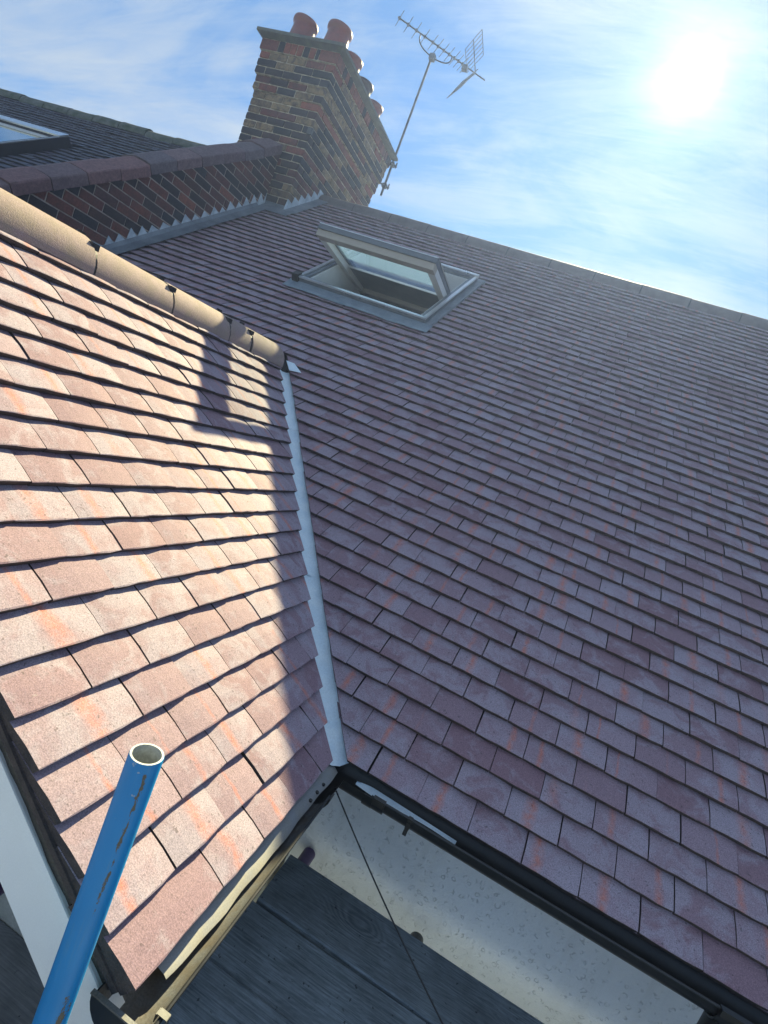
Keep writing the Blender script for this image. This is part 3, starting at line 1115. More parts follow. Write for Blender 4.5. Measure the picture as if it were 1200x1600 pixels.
# along the side eave
sg = thing('side_gutter', 'dusty black gutter below the sunlit side roof, end cap nearest the camera', 'gutter', (GXC, VERGE_Y, GZ))
FL = lambda t, u, v: (GXC + u, t, GZ + v)
mb = MB()
gutter_channel(mb, VERGE_Y - 0.012, -0.155, FL, segs=14)
part(mb, 'channel', [M['black'], M['dust']], sg, 40)
mb = MB()
pr3 = [(u * 1.05, v * 1.05) for u, v in gutter_prof()]
mb.prism([FL(VERGE_Y - 0.020, u, v) for u, v in pr3] , (0, 0.006, 0))
part(mb, 'end_cap', M['black'], sg)
mb = MB()
mb.box((GXC - GW - 0.004, VERGE_Y - 0.022, GZ + 0.0005), (GXC + GW + 0.002, VERGE_Y - 0.014, GZ + 0.004))
part(mb, 'end_cap_rim', M['dust'], sg)
# galvanised spring clip at the near end
mb = MB()
yc = VERGE_Y + 0.018
for (u0, v0, u1, v1) in [(0.048, 0.0062, 0.067, 0.0078), (0.0655, -0.018, 0.0675, 0.0060), (0.0455, -0.010, 0.0475, 0.0060)]:
    mb.box((GXC + u0, yc - 0.006, GZ + v0), (GXC + u1, yc + 0.006, GZ + v1))
part(mb, 'spring_clip', M['galv'], sg)
mb = MB()
mb.tube([(GXC + 0.060, yc - 0.02, GZ - 0.002), (GXC + 0.074, yc - 0.005, GZ - 0.014), (GXC + 0.072, yc + 0.01, GZ - 0.03)], 0.005, 8)
part(mb, 'clip_hook', M['black'], sg)
for yc in (-0.42,):
    mb = MB()
    pr3 = [(u * 1.07, v * 1.07) for u, v in gutter_prof()]
    pr4 = [(u * 1.02, v * 1.02) for u, v in gutter_prof()]
    mb.sweep(pr3 + pr4[::-1], yc - 0.012, yc + 0.012, FL)
    part(mb, 'bracket', M['black'], sg, 40)

# eaves trays hanging from under the first course into the gutters
tr = thing('eaves_tray', 'pale plastic eaves tray strip dipping into the side gutter', 'eaves tray', (XL, -0.79, -0.02))
mb = MB()
vs, fs = [], []
nS = 40
for i in range(nS + 1):
    yy = -0.792 + (0.792 - 0.0) * i / nS
    e = 0.0012 * math.sin(i * 0.9) + 0.0015 * math.sin(i * .37)
    tail = min(1.0, i / 9.0)
    for (u, v) in [(-0.040, -0.036), (-0.014, -0.040), (0.004, -0.045), (0.010 + 0.008 * tail + e, -0.050 - 0.006 * tail), (0.008 + 0.008 * tail + e, -0.056 - 0.006 * tail)]:
        vs.append((XL + u, yy, v))
for i in range(nS):
    for j in range(4):
        fs.append((i * 5 + j, i * 5 + j + 1, (i + 1) * 5 + j + 1, (i + 1) * 5 + j))
mb.add(vs, fs)
part(mb, 'strip', M['tray'], tr, 50)
for k in range(3):
    mb = MB()
    yy = -0.10 - 0.045 * k
    mb.lathe([(0.0, 0.002), (0.006, 0.002), (0.006, -0.002)], (XL + 0.009, yy, -0.0475), 10)
    part(mb, 'nail_head', M['black'], tr)
tr2 = thing('lead_tongue', 'pale lead tongue curling out under the main eave tiles', 'flashing', (0.0, -0.02, -0.01))
mb = MB()
vs, fs = [], []
nS = 24
for i in range(nS + 1):
    q = i / nS
    xx = -0.02 + 0.34 * q
    wdt = 0.009 * math.sin(math.pi * min(1, 0.12 + q * 0.88)) ** 0.7 + 0.002
    vs += [(xx, 0.006 + 0.016 * (1 - q) * min(1, 7 * q), -0.050), (xx, 0.006 + 0.004 * (1 - q), -0.054), (xx, 0.006 - wdt * 0.75, -0.059 - 0.004 * math.sin(q * 7))]
for i in range(nS):
    for j in range(2):
        fs.append((i * 3 + j, i * 3 + j + 1, (i + 1) * 3 + j + 1, (i + 1) * 3 + j))
mb.add(vs, fs)
part(mb, 'strip', M['valley'], tr2, 50)

# ------------------------------------------------------------------ skylight in the main slope
SX0, SX1, SS0, SS1 = -2.335, -1.205, 3.075, 4.235
sk = thing('skylight', 'open centre pivot skylight with taupe sash tilted out of the main roof', 'skylight', S((SX0 + SX1) / 2, SS0, 0))
SF = lambda x, s, h: S(x, s, h)


def fbox(name, x0, x1, s0, s1, h0, h1, mat, parent=sk):
    mb = MB()
    mb.box((x0, s0, h0), (x1, s1, h1), SF)
    return part(mb, name, mat, parent)


fr_w = 0.055
fbox('frame_rail', SX0, SX1, SS0, SS0 + fr_w, -0.10, 0.048, M['cladding'])
fbox('frame_rail', SX0, SX1, SS1 - fr_w, SS1, -0.10, 0.050, M['cladding'])
fbox('frame_stile', SX0, SX0 + fr_w, SS0 + fr_w, SS1 - fr_w, -0.10, 0.047, M['cladding'])
fbox('frame_stile', SX1 - fr_w, SX1, SS0 + fr_w, SS1 - fr_w, -0.10, 0.047, M['cladding'])
# bright top edges, cover strips
fbox('cover_strip', SX0 + 0.004, SX1 - 0.004, SS0 - 0.006, SS0 + 0.022, 0.0485, 0.060, M['alu'])
fbox('cover_strip', SX1 - 0.022, SX1 + 0.006, SS0, SS1 - 0.001, 0.0485, 0.060, M['alu'])
fbox('cover_strip', SX0 - 0.006, SX0 + 0.022, SS0 + 0.024, SS1 - 0.001, 0.0485, 0.060, M['alu'])
fbox('cover_strip', SX0, SX1 + 0.006, SS1 - 0.03, SS1 + 0.012, 0.0615, 0.072, M['alu'])
# white timber lining of the reveal and the dark room
fbox('lining', SX0 + fr_w, SX0 + fr_w + 0.018, SS0 + fr_w, SS1 - fr_w, -0.35, 0.030, M['white_in'])
fbox('lining', SX1 - fr_w - 0.018, SX1 - fr_w, SS0 + fr_w, SS1 - fr_w, -0.35, 0.030, M['white_in'])
fbox('lining', SX0 + fr_w, SX1 - fr_w, SS1 - fr_w - 0.018, SS1 - fr_w, -0.35, 0.028, M['white_in'])
fbox('sill', SX0 + fr_w, SX1 - fr_w, SS0 + fr_w, SS0 + fr_w + 0.018, -0.35, 0.020, M['white_in'])
mb = MB()
for q in [((SX0 - .2, SS0 - .3, -1.3), (SX0 - .18, SS1 + .3, -0.30)), ((SX1 + .18, SS0 - .3, -1.3), (SX1 + .2, SS1 + .3, -0.30)),
          ((SX0 - .2, SS0 - .32, -1.3), (SX1 + .2, SS0 - .3, -0.30)), ((SX0 - .2, SS1 + .3, -1.3), (SX1 + .2, SS1 + .32, -0.30)),
          ((SX0 - .2, SS0 - .3, -1.32), (SX1 + .2, SS1 + .3, -1.3))]:
    mb.box(q[0], q[1], SF)
mb.add([S(SX0 - .2, SS0 - .3, -.30), S(SX0 + fr_w, SS0 - .3, -.30), S(SX0 + fr_w, SS1 + .3, -.30), S(SX0 - .2, SS1 + .3, -.30)], [(0, 1, 2, 3)])
mb.add([S(SX1 - fr_w, SS0 - .3, -.30), S(SX1 + .2, SS0 - .3, -.30), S(SX1 + .2, SS1 + .3, -.30), S(SX1 - fr_w, SS1 + .3, -.30)], [(0, 1, 2, 3)])
mb.add([S(SX0 + fr_w, SS0 - .3, -.30), S(SX1 - fr_w, SS0 - .3, -.30), S(SX1 - fr_w, SS0 + fr_w, -.30), S(SX0 + fr_w, SS0 + fr_w, -.30)], [(0, 1, 2, 3)])
mb.add([S(SX0 + fr_w, SS1 - fr_w, -.30), S(SX1 - fr_w, SS1 - fr_w, -.30), S(SX1 - fr_w, SS1 + .3, -.30), S(SX0 + fr_w, SS1 + .3, -.30)], [(0, 1, 2, 3)])
part(mb, 'room_box', M['dark_in'], sk)
# flashing: apron below, side gutters
mb = MB()
vs, fs = [], []
nS = 20
for i in range(nS + 1):
    xx = SX0 - 0.07 + (SX1 - SX0 + 0.14) * i / nS
    vs += [S(xx, SS0 - 0.002, 0.020), S(xx, SS0 - 0.03, 0.012), S(xx, SS0 - 0.125 + random.uniform(-.006, .006), 0.006 + random.uniform(0, .004))]
for i in range(nS):
    for j in range(2):
        fs.append((i * 3 + j, i * 3 + j + 1, (i + 1) * 3 + j + 1, (i + 1) * 3 + j))
mb.add(vs, fs)
part(mb, 'apron_flashing', M['lead_mid'], sk)
fbox('side_flashing', SX1 + 0.0005, SX1 + 0.052, SS0 - 0.03, SS1 + 0.05, -0.01, 0.012, M['lead_dark'])
fbox('side_flashing', SX0 - 0.052, SX0 - 0.0005, SS0 - 0.03, SS1 + 0.05, -0.01, 0.012, M['lead_dark'])
fbox('head_flashing', SX0 - 0.06, SX1 + 0.06, SS1 + 0.013, SS1 + 0.07, -0.01, 0.016, M['lead_dark'])
mb = MB()
mb.box((SX0 - 0.045, SS0 - 0.02, 0.0), (SX0 + 0.01, SS0 + 0.045, 0.075), SF)
part(mb, 'corner_cap', M['clip'], sk)
# the sash: pivots about its middle; bottom rail swung outward
PS, PH = (SS0 + SS1) / 2 + 0.015, 0.035
OPEN = math.radians(40.5)
co, si = math.cos(OPEN), math.sin(OPEN)


def SA(x, a, b):   # a: towards sash top (+) / bottom (-), b: off the glass (outside +)
    s = PS + a * co + b * si
    h = PH - a * si + b * co
    return S(x, s, h)


A0, A1 = -0.548, 0.530
sash = fbox('sash', SX0 + 0.06, SX0 + 0.061, PS, PS + .001, PH, PH + .001, M['cladding'])
sash.data.clear_geometry()
qx0, qx1 = SX0 + 0.058, SX1 - 0.058
mb = MB()
mb.box((qx0, A0, 0.0), (qx1, A0 + 0.085, 0.045), SA)
mb.box((qx0, A1 - 0.08, 0.0), (qx1, A1, 0.045), SA)
mb.box((qx0, A0 + 0.085, 0.0), (qx0 + 0.075, A1 - 0.08, 0.044), SA)
mb.box((qx1 - 0.075, A0 + 0.085, 0.0), (qx1, A1 - 0.08, 0.044), SA)
sash_me = mb.mesh('sash', M['cladding'])
sash_me.transform(Matrix.Translation(-sk.location))
sash.data = sash_me


def sbox(name, x0, x1, a0, a1, b0, b1, mat):
    mb = MB()
    mb.box((x0, a0, b0), (x1, a1, b1), SA)
    return part(mb, name, mat, sash)


sbox('bottom_rail_face', qx0 + 0.002, qx1 - 0.002, A0 + 0.002, A0 + 0.083, -0.050, -0.0005, M['cladding_tan'])
sbox('top_rail_face', qx0 + 0.002, qx1 - 0.002, A1 - 0.083, A1 - 0.002, -0.050, -0.0005, M['cladding_tan'])
sbox('side_rail_face', qx0 + 0.002, qx0 + 0.062, A0 + 0.084, A1 - 0.084, -0.050, -0.0005, M['white_in'])
sbox('side_rail_face', qx1 - 0.062, qx1 - 0.002, A0 + 0.084, A1 - 0.084, -0.050, -0.0005, M['white_in'])
sbox('edge_strip', qx0, qx1, A0 - 0.004, A0 - 0.0005, 0.041, 0.047, M['alu'])
sbox('edge_strip', qx1 - 0.003, qx1 + 0.004, A0, 0.0, 0.0455, 0.049, M['alu'])
sbox('bottom_rail_lip', qx0, qx1, A0 - 0.012, A0 - 0.006, 0.0, 0.016, M['cladding'])
sbox('pane', qx0 + 0.07, qx1 - 0.07, A0 + 0.08, A1 - 0.075, 0.010, 0.016, M['glass'])
sbox('blind', qx0 + 0.066, qx1 - 0.066, 0.02, A1 - 0.084, -0.012, -0.008, M['cladding'])
sbox('blind_bar', qx0 + 0.066, qx1 - 0.066, 0.010, 0.024, -0.020, -0.004, M['alu'])

# ------------------------------------------------------------------ chimney stack
CX0, CX1, CY0, CY1 = -4.37, -3.545, 3.70, 5.42
CTOP = 4.31
ch = thing('chimney_stack', 'tall weathered brick chimney stack with corbelled top on the ridge', 'chimney', (CX1, CY0, 2.6))
courses = []          # (z0, height, offset)
z = CTOP
hts = [(0.112, 0.058, 'r')] + [(0.075, 0.040, 'n')] * 3 + [(0.075, 0.020, 'n')] * 2 + [(0.075, 0.0, 'n')] * 17
for hh, of, kd in hts:
    z -= hh
    courses.append((z, hh, of, kd))
mb = MB()
for (zc, hh, of, kd) in courses:
    mb.box((CX0 - of + .007, CY0 - of + .007, zc), (CX1 + of - .007, CY1 + of - .007, zc + hh - 0.0002))
part(mb, 'mortar_core', M['mortar'], ch)
J = 0.011
BC = {}


def brick_mesh(l, d, hgt, mat, var):
    key = (round(l, 3), round(d, 3), round(hgt, 3), mat.name, var)
    if key in BC: return BC[key]
    rgb = random.Random(str(key))
    mb = MB()
    c_ = 0.004
    vs = []
    for zz_, ins in ((0, c_), (c_, 0), (hgt - c_, 0), (hgt, c_)):
        for (xx_, yy_) in ((ins, ins), (l - ins, ins), (l - ins, d - ins), (ins, d - ins)):
            vs.append((xx_ + rgb.uniform(-.0015, .0015), yy_ + rgb.uniform(-.0015, .0015), zz_ + rgb.uniform(-.001, .001)))
    fs = [(3, 2, 1, 0), (12, 13, 14, 15)]
    for k in range(3):
        for j in range(4):
            fs.append((k * 4 + j, k * 4 + (j + 1) % 4, (k + 1) * 4 + (j + 1) % 4, (k + 1) * 4 + j))
    mb.add(vs, fs)
    BC[key] = mb.mesh('brick', mat)
    return BC[key]


rb = random.Random(5)


def put_brick(parent, x0, y0, z0, lx, ly, lz, mat):
    o = link('brick', brick_mesh(lx, ly, lz, mat, rb.randrange(3)), parent)
    o.location = Vector((x0, y0, z0)) + Vector((rb.gauss(0, .0015), rb.gauss(0, .0015), 0)) - parent.location
    return o


STR, HDR = 0.215, 0.1025


def pick(ci, u):
    # red corbel courses near the top, dark and buff stocks mixed below
    if ci in (6,): return M['bk_red'] if rb.random() < 0.6 else M['bk_buff']
    if ci == 1: return M['bk_buff'] if rb.random() < 0.75 else M['bk_red']
    if ci == 3: return M['bk_dark']
    q = rb.random()
    return M['bk_dark'] if q < 0.50 else (M['bk_buff'] if q < 0.78 else M['bk_plum'])


for ci, (zc, hh, of, kd) in enumerate(courses):
    xa, xb, ya, yb = CX0 - of, CX1 + of, CY0 - of, CY1 + of
    hb = hh - J
    ztop = zc + hh
    if kd == 'r':
        # brick-on-edge course: stretchers at the corners, narrow headers between
        put_brick(ch, xa, ya, zc + J / 2, STR, HDR, hb, M['bk_red'])
        put_brick(ch, xb - STR, ya, zc + J / 2, STR, 0.16, hb, M['bk_red'])
        x = xa + STR + J
        while x < xb - STR - 0.03:
            wq = min(0.065, xb - STR - J - x)
            put_brick(ch, x, ya, zc + J / 2, wq, HDR, hb, M['bk_red'] if rb.random() < .75 else M['bk_dark'])
            x += wq + J
        y = ya + 0.16 + J
        while y < yb - 0.04:
            wq = min(0.065, yb - y)
            put_brick(ch, xb - HDR, y, zc + J / 2, HDR, wq, hb, M['bk_red'] if rb.random() < .8 else M['bk_dark'])
            y += wq + J
        continue
    even = ci % 2 == 0
    # front face
    fl, fr_ = (STR, HDR) if even else (HDR, STR)
    # corner brick
    zf = ztop
    if zf > CY0 * TP - 0.02:
        put_brick(ch, xb - fl, ya, zc + J / 2, fl, fr_, hb, pick(ci, 0))
        x = xb - fl - J
        k = 0
        while x > xa + 0.03:
            l = min(STR, x - xa)
            if x - xa - l < 0.06: l = x - xa
            put_brick(ch, x - l, ya, zc + J / 2, l, HDR, hb, pick(ci, 0))
            x -= l + J
            k += 1
    # right face
    y = ya + fr_ + J
    while y < yb - 0.03:
        l = min(STR, yb - y)
        if yb - y - l < 0.06: l = yb - y
        zroof = ZR - abs(y + l / 2 - YR) * TP
        if ztop > zroof - 0.09:
            put_brick(ch, xb - HDR, y, zc + J / 2, HDR, l, hb, pick(ci, 0))
        y += l + J
# capping slab, thin and oversailing, with a mortar fillet
mb = MB()
mb.box((CX0 - .115, CY0 - .115, CTOP + 0.028), (CX1 + .115, CY1 + .115, CTOP + 0.058))
part(mb, 'capping_slab', M['stone_cap'], ch)
mb = MB()
o_ = 0.105
vs = [(CX0 - .06, CY0 - .06, CTOP), (CX1 + .06, CY0 - .06, CTOP), (CX1 + .06, CY1 + .06, CTOP), (CX0 - .06, CY1 + .06, CTOP),
      (CX0 - o_, CY0 - o_, CTOP + .0275), (CX1 + o_, CY0 - o_, CTOP + .0275), (CX1 + o_, CY1 + o_, CTOP + .0275), (CX0 - o_, CY1 + o_, CTOP + .0275)]
mb.add(vs, [(0, 3, 2, 1), (4, 5, 6, 7), (0, 1, 5, 4), (1, 2, 6, 5), (2, 3, 7, 6), (3, 0, 4, 7)])
part(mb, 'corbel_fillet', M['stone_cap'], ch)
mb = MB()
mb.add([(CX0, CY0, CTOP + .0585), (CX1, CY0, CTOP + .0585), (CX1, CY1, CTOP + .0585), (CX0, CY1, CTOP + .0585),
        (CX0 + .2, CY0 + .2, CTOP + .13), (CX1 - .2, CY0 + .2, CTOP + .13), (CX1 - .2, CY1 - .2, CTOP + .13), (CX0 + .2, CY1 - .2, CTOP + .13)],
       [(4, 5, 6, 7), (0, 1, 5, 4), (1, 2, 6, 5), (2, 3, 7, 6), (3, 0, 4, 7)])
part(mb, 'flaunching', M['mortar_dark'], ch)
# small white box fixed on the corner
mb = MB()
mb.box((CX1 - 0.03, CY0 - 0.025, 3.515), (CX1 + 0.03, CY0 - 0.001, 3.575))
part(mb, 'cable_clip', M['galv'], ch)
# stepped lead flashing on the stack's side
mb = MB()
xf = CX1 + 0.004
y = CY0 - 0.01
ys_ = []
while y < YR - 0.05:
    ys_.append(y)
    y += 0.102
for a in ys_:
    b2 = a + 0.102
    mb.prism([(xf, a, a * TP - 0.02), (xf, b2, b2 * TP - 0.02), (xf, b2, b2 * TP + 0.055), (xf, a + 0.012, a * TP + 0.135), (xf, a, a * TP + 0.055)], (0.003, 0, 0))
part(mb, 'step_flashing', M['lead'], ch)
mb = MB()
mb.add([S(CX1 + .004, (CY0 - .03) / CP, 0.010), S(CX1 + 0.15, (CY0 - .03) / CP, 0.008), S(CX1 + 0.15, YR / CP - .11, 0.008), S(CX1 + .004, YR / CP - .11, 0.010)], [(0, 1, 2, 3)])
part(mb, 'soaker_flashing', M['lead_dark'], ch)
mb = MB()
mb.add([S(-3.80, (CY0) / CP - 0.16, 0.012), S(CX1 + 0.14, (CY0) / CP - .16, 0.010), S(CX1 + 0.14, CY0 / CP + .002, 0.014), S(-3.80, CY0 / CP + .002, 0.016)], [(0, 1, 2, 3)])
mb.add([(-3.80, CY0 - .003, CY0 * TP - .02), (CX1 + .005, CY0 - .003, CY0 * TP - .02), (CX1 + .005, CY0 - .003, CY0 * TP + .05), (-3.80, CY0 - .003, CY0 * TP + .05)], [(0, 1, 2, 3)])
part(mb, 'front_apron', M['lead_dark'], ch)

# pots
pz = CTOP + 0.075
pots = [(-4.20, 3.93, 'r', 'left of the two glossy red chimney pots over the front face'),
        (-3.77, 3.93, 'r', 'right of the two glossy red chimney pots over the front face'),
        (-3.77, 4.30, 'r', 'red chimney pot just behind the front right pot'),
        (-3.77, 4.68, 'd', 'dark sooty chimney pot halfway along the stack'),
        (-3.77, 5.06, 'r', 'rearmost small looking red chimney pot on the stack')]
for k, (x, y, kd, lab) in enumerate(pots):
    p_ = thing('chimney_pot', lab, 'chimney pot', (x, y, pz), 'pots on the chimney stack')
    mb = MB()
    sc_ = 1.0 if k < 2 else 0.96
    prof = [(0.150, 0), (0.150, 0.02), (0.128, 0.16), (0.118, 0.235), (0.122, 0.25), (0.136, 0.262), (0.140, 0.285), (0.134, 0.302), (0.118, 0.308), (0.104, 0.302), (0.100, 0.25), (0.100, 0.05)]
    mb.lathe([(r_ * sc_, z_ * (1.10 if k < 2 else 1.0)) for r_, z_ in prof], (x, y, pz), 28)
    part(mb, 'body', M['pot'] if kd == 'r' else M['pot_dark'], p_, 50)
    mb = MB()
    mb.lathe([(0.152, 0.0), (0.20, -0.03)], (x, y, pz + 0.012), 20)
    part(mb, 'flaunching_collar', M['mortar_dark'], p_, 60)

# ------------------------------------------------------------------ parapet party wall
PW_X, PW_B = -3.80, -4.03
PY0, PY1 = 0.95, CY0 - 0.001
ptop = lambda y: 0.708 * y + 0.648
pw = thing('parapet_wall', 'sloping red and dark brick parapet wall running up to the chimney', 'parapet wall', (PW_X, PY0, PY0 * TP))
mb = MB()
mb.prism([(PW_X - .0035, PY0, PY0 * TP - .25), (PW_X - .0035, PY1, PY1 * TP - .25), (PW_X - .0035, PY1, ptop(PY1)), (PW_X - .0035, PY0, ptop(PY0))], (PW_B - PW_X + .007, 0, 0))
part(mb, 'mortar_core', M['mortar_pw'], pw)
zc = 0.60
ci = 0
while zc < 3.4:
    ci += 1
    y = 0.2 + (0.0 if ci % 2 else 0.113)
    k = 0
    while y < PY1:
        l = STR
        poly = [(y, zc), (min(y + l, PY1), zc), (min(y + l, PY1), zc + 0.065), (y, zc + 0.065)]
        poly = clip(poly, 0.708, -1, 0.648 - 0.004)
        poly = clip(poly, -TP, 1, 0.06)
        poly = clip(poly, 1, 0, -PY0)
        if len(poly) >= 3:
            ar = abs(sum(poly[i][0] * poly[(i + 1) % len(poly)][1] - poly[(i + 1) % len(poly)][0] * poly[i][1] for i in range(len(poly)))) / 2
            if ar > 0.0012:
                mb = MB()
                pr = rb.gauss(0, 0.0015)
                mb.prism([(PW_X - 0.05 + pr, a - PY0, b_ - PY0 * TP) for a, b_ in poly], (0.05, 0, 0))
                q = rb.random()
                mt_ = M['bk_plum'] if q < 0.50 else (M['bk_dark'] if q < 0.95 else M['bk_red'])
                o = mb.build('brick', mt_, pw)
                o.location = (-PW_X, 0, 0)
                o.data.transform(Matrix.Translation((0, 0, 0)))
        y += l + J
    zc += 0.076
# coping blocks
y = PY0
k = 0
cosw = math.cos(math.atan(0.708)); sinw = math.sin(math.atan(0.708))
CF = lambda t, u, v: (PW_X + u, t * cosw - v * sinw, 0.648 + t * sinw + v * cosw)
t0 = PY0 / cosw
ce = PY1 / cosw - 0.03
L_ = (ce - t0) / 11
for k in range(11):
    mb = MB()
    a = t0 + k * L_
    dv = rb.gauss(0, 0.003)
    prof = [(0.038, 0.0), (0.042, 0.070), (0.036, 0.080), (-0.02, 0.094), (-0.12, 0.112), (-0.22, 0.094), (-0.268, 0.08), (-0.272, 0.0)]
    mb.sweep(prof, a + 0.004, a + L_ - 0.004, lambda t, u, v: CF(t, u, v + dv), segs=3, wob=0.0015)
    part(mb, 'coping_block', M['coping'], pw)
mb = MB()
mb.sweep([(0.026, 0.001), (0.029, 0.040), (-0.02, 0.075), (-0.12, 0.09), (-0.22, 0.075), (-0.255, 0.05), (-0.26, 0.001)], t0 + 0.02, ce - 0.02, CF)
part(mb, 'coping_bedding', M['mortar_dark'], pw)
# stepped lead flashing
mb = MB()
xf = PW_X + 0.004
y = 1.02
while y < CY0 - 0.03:
    b2 = min(y + random.uniform(0.084, 0.122), CY0 - 0.002)
    hgt = random.uniform(-.030, .016)
    mb.prism([(xf, y, y * TP - 0.02), (xf, b2, b2 * TP - 0.02), (xf, b2, b2 * TP + 0.050), (xf, y + 0.016, y * TP + 0.150 + hgt), (xf, y + 0.004, y * TP + 0.050)], (0.003, 0, 0))
    y = b2
part(mb, 'step_flashing', M['lead'], pw)
mb = MB()
nS = 26
vs, fs = [], []
for i in range(nS + 1):
    yy = 0.95 + (CY0 - 0.10 - 0.95) * i / nS
    vs += [S(PW_X + 0.003, yy / CP, 0.050), S(PW_X + 0.03, yy / CP, 0.018), S(PW_X + 0.14, yy / CP, 0.009 + random.uniform(0, .003))]
for i in range(nS):
    for j in range(2):
        fs.append((i * 3 + j, i * 3 + j + 1, (i + 1) * 3 + j + 1, (i + 1) * 3 + j))
mb.add(vs, fs)
part(mb, 'soaker_flashing', M['lead_dark'], pw)

# ------------------------------------------------------------------ neighbour's roof behind the parapet
NH = 0.135
nb_ = thing('neighbour_roof', 'dark weathered tiled roof of the neighbour behind the parapet', 'roof', S(-4.05, 1.2, NH))
NG = 0.098
tiles = []
rg = random.Random(77)
st = MB()
noff = nb_.location
for r in range(10, 56):
    s0 = r * NG
    ph = 0.5 * (r % 2)
    for k in range(0, 40):
        x0 = -4.06 - (k + ph + 1) * TW
        if x0 < -10.4: continue
        if x0 > -7.30 and x0 + TW < -6.03 and 2.85 < s0 < 4.22: continue
        mx = frame_matrix(S(x0, s0 + rg.gauss(0, .003), NH + rg.gauss(0, .0025)), *AX_M) @ jit(rg) @ jit(rg)
        vs, fs, uv, mi = tile_geo(TW, 0.003, 0, k + 50 * r, nx=2)
        st.add([mx @ Vector(q) - noff for q in vs], fs, mi, rg.random(), uv)
o = link('weathered_tiles', st.mesh('weathered_tiles', [M['tile_old'], M['deck']]), nb_)
tag(o, kind='stuff')
mb = MB()
nsr = 56 * NG
mb.add([S(-10.5, 0.5, NH - .055), S(-4.035, 0.5, NH - .055), S(-4.035, nsr, NH - .055), S(-10.5, nsr, NH - .055)], [(0, 1, 2, 3)])
q = S(0, nsr, NH - .055)
mb.add([(-10.5, q.y, q.z - .01), (-4.035, q.y, q.z - .01), (-4.035, q.y + 4, q.z - 3), (-10.5, q.y + 4, q.z - 3)], [(0, 1, 2, 3)])
part(mb, 'underlay', M['deck'], nb_)
q = S(0, nsr, NH)
x = -4.40
while x > -10.4:
    mb = MB()
    dz = rg.gauss(0, 0.005)
    mb.sweep(half_round(0.10, 8), x - 0.44, x - 0.004, lambda t, u, v: (t, q.y + u, q.z - 0.055 + v + dz), segs=4, wob=0.0025)
    part(mb, 'ridge_tile', M['ridge_moss'], nb_)
    x -= 0.45

nsk = thing('neighbour_skylight', 'closed dark framed rooflight in the roof behind the parapet', 'skylight', S(-6.6, 2.9, NH))
NX0, NX1, NS0, NS1 = -7.28, -6.10, 2.95, 4.20


def nbox(name, x0, x1, s0, s1, h0, h1, mat):
    mb = MB()
    mb.box((x0, s0, NH + h0), (x1, s1, NH + h1), SF)
    return part(mb, name, mat, nsk)


nbox('frame_stile', NX1 - 0.09, NX1, NS0, NS1, -0.05, 0.095, M['clip'])
nbox('frame_stile', NX0, NX0 + 0.09, NS0, NS1, -0.05, 0.095, M['clip'])
nbox('frame_rail', NX0 + .09, NX1 - .09, NS1 - 0.10, NS1, -0.05, 0.095, M['clip'])
nbox('frame_rail', NX0 + .09, NX1 - .09, NS0, NS0 + 0.09, -0.05, 0.095, M['clip'])
nbox('cover_strip', NX0, NX1 - .02, NS1 - 0.10, NS1 + 0.02, 0.0955, 0.110, M['alu'])
nbox('cover_strip', NX1 - 0.03, NX1 - .015, NS0, NS1 - 0.11, 0.0955, 0.103, M['alu'])
nbox('inner_frame', NX0 + .09, NX1 - .09, NS1 - 0.17, NS1 - 0.101, -0.04, 0.070, M['white_in'])
nbox('pane', NX0 + .09, NX1 - .09, NS0 + 0.09, NS1 - 0.171, 0.055, 0.065, M['glass_dark'])
nbox('blind', NX0 + .09, NX1 - .09, NS0 + 0.09, NS1 - 0.171, -0.04, -0.03, M['dark_in'])

# ------------------------------------------------------------------ television aerial
an = thing('television_aerial', 'television aerial with corner reflector on a thin mast behind the chimney', 'aerial', (-3.47, 5.5, 3.88))
mb = MB()
mb.tube([(-3.47, 5.5, 3.86), (-3.475, 5.5, 5.64)], 0.016, 10)
part(mb, 'mast', M['mast'], an, 50)
for zc in (3.99, 4.27):
    mb = MB()
    mb.tube([(-3.62, 5.40, zc + 0.01), (-3.40, 5.515, zc - 0.01)], 0.011, 8)
    mb.box((-3.50, 5.475, zc - 0.025), (-3.44, 5.53, zc + 0.025))
    mb.tube([(-3.41, 5.50, zc - 0.035), (-3.41, 5.50, zc + 0.035)], 0.010, 8)
    part(mb, 'wall_bracket', M['mast'], an, 50)
# boom: horizontal, points away up-left; pixel fit gives heading
bz = 5.765
b0, b1 = Vector((-3.875, 5.110, bz)), Vector((-2.885, 5.872, bz))
F_ = (b0 - b1).normalized()
Sd = Vector((-F_.y, F_.x, 0)) * 1.0
mb = MB()
mb.tube([b0 + F_ * 0.02, b1 - F_ * 0.06], 0.0095, 8)
part(mb, 'boom', M['mast'], an, 50)
for k in range(11):
    q = [0.005, 0.105, 0.20, 0.30, 0.395, 0.46, 0.53, 0.595, 0.66, 0.71, 0.76][k]
    c_ = b0.lerp(b1, q)
    lh = 0.165 + 0.006 * (k % 3)
    mb = MB()
    mb.tube([c_ - Sd * lh, c_ + Sd * lh], 0.0042, 6)
    mb.box((c_.x - .014, c_.y - .014, bz - .014), (c_.x + .014, c_.y + .014, bz + .014))
    part(mb, 'director_rod', M['mast'], an)
c_ = b0.lerp(b1, 0.80)
mb = MB()
mb.box((c_.x - .035, c_.y - .03, bz - .055), (c_.x + .035, c_.y + .03, bz + .005))
mb.tube([c_ - Sd * .17, c_ + Sd * .17], 0.006, 6)
part(mb, 'dipole_box', M['mast'], an)
mb = MB()
hinge = b0.lerp(b1, 0.925)
cup = b0.lerp(b1, 0.25)
cdn = b0.lerp(b1, 0.635)
cl_ = Vector((-3.475, 5.5, 5.62))
arc = []
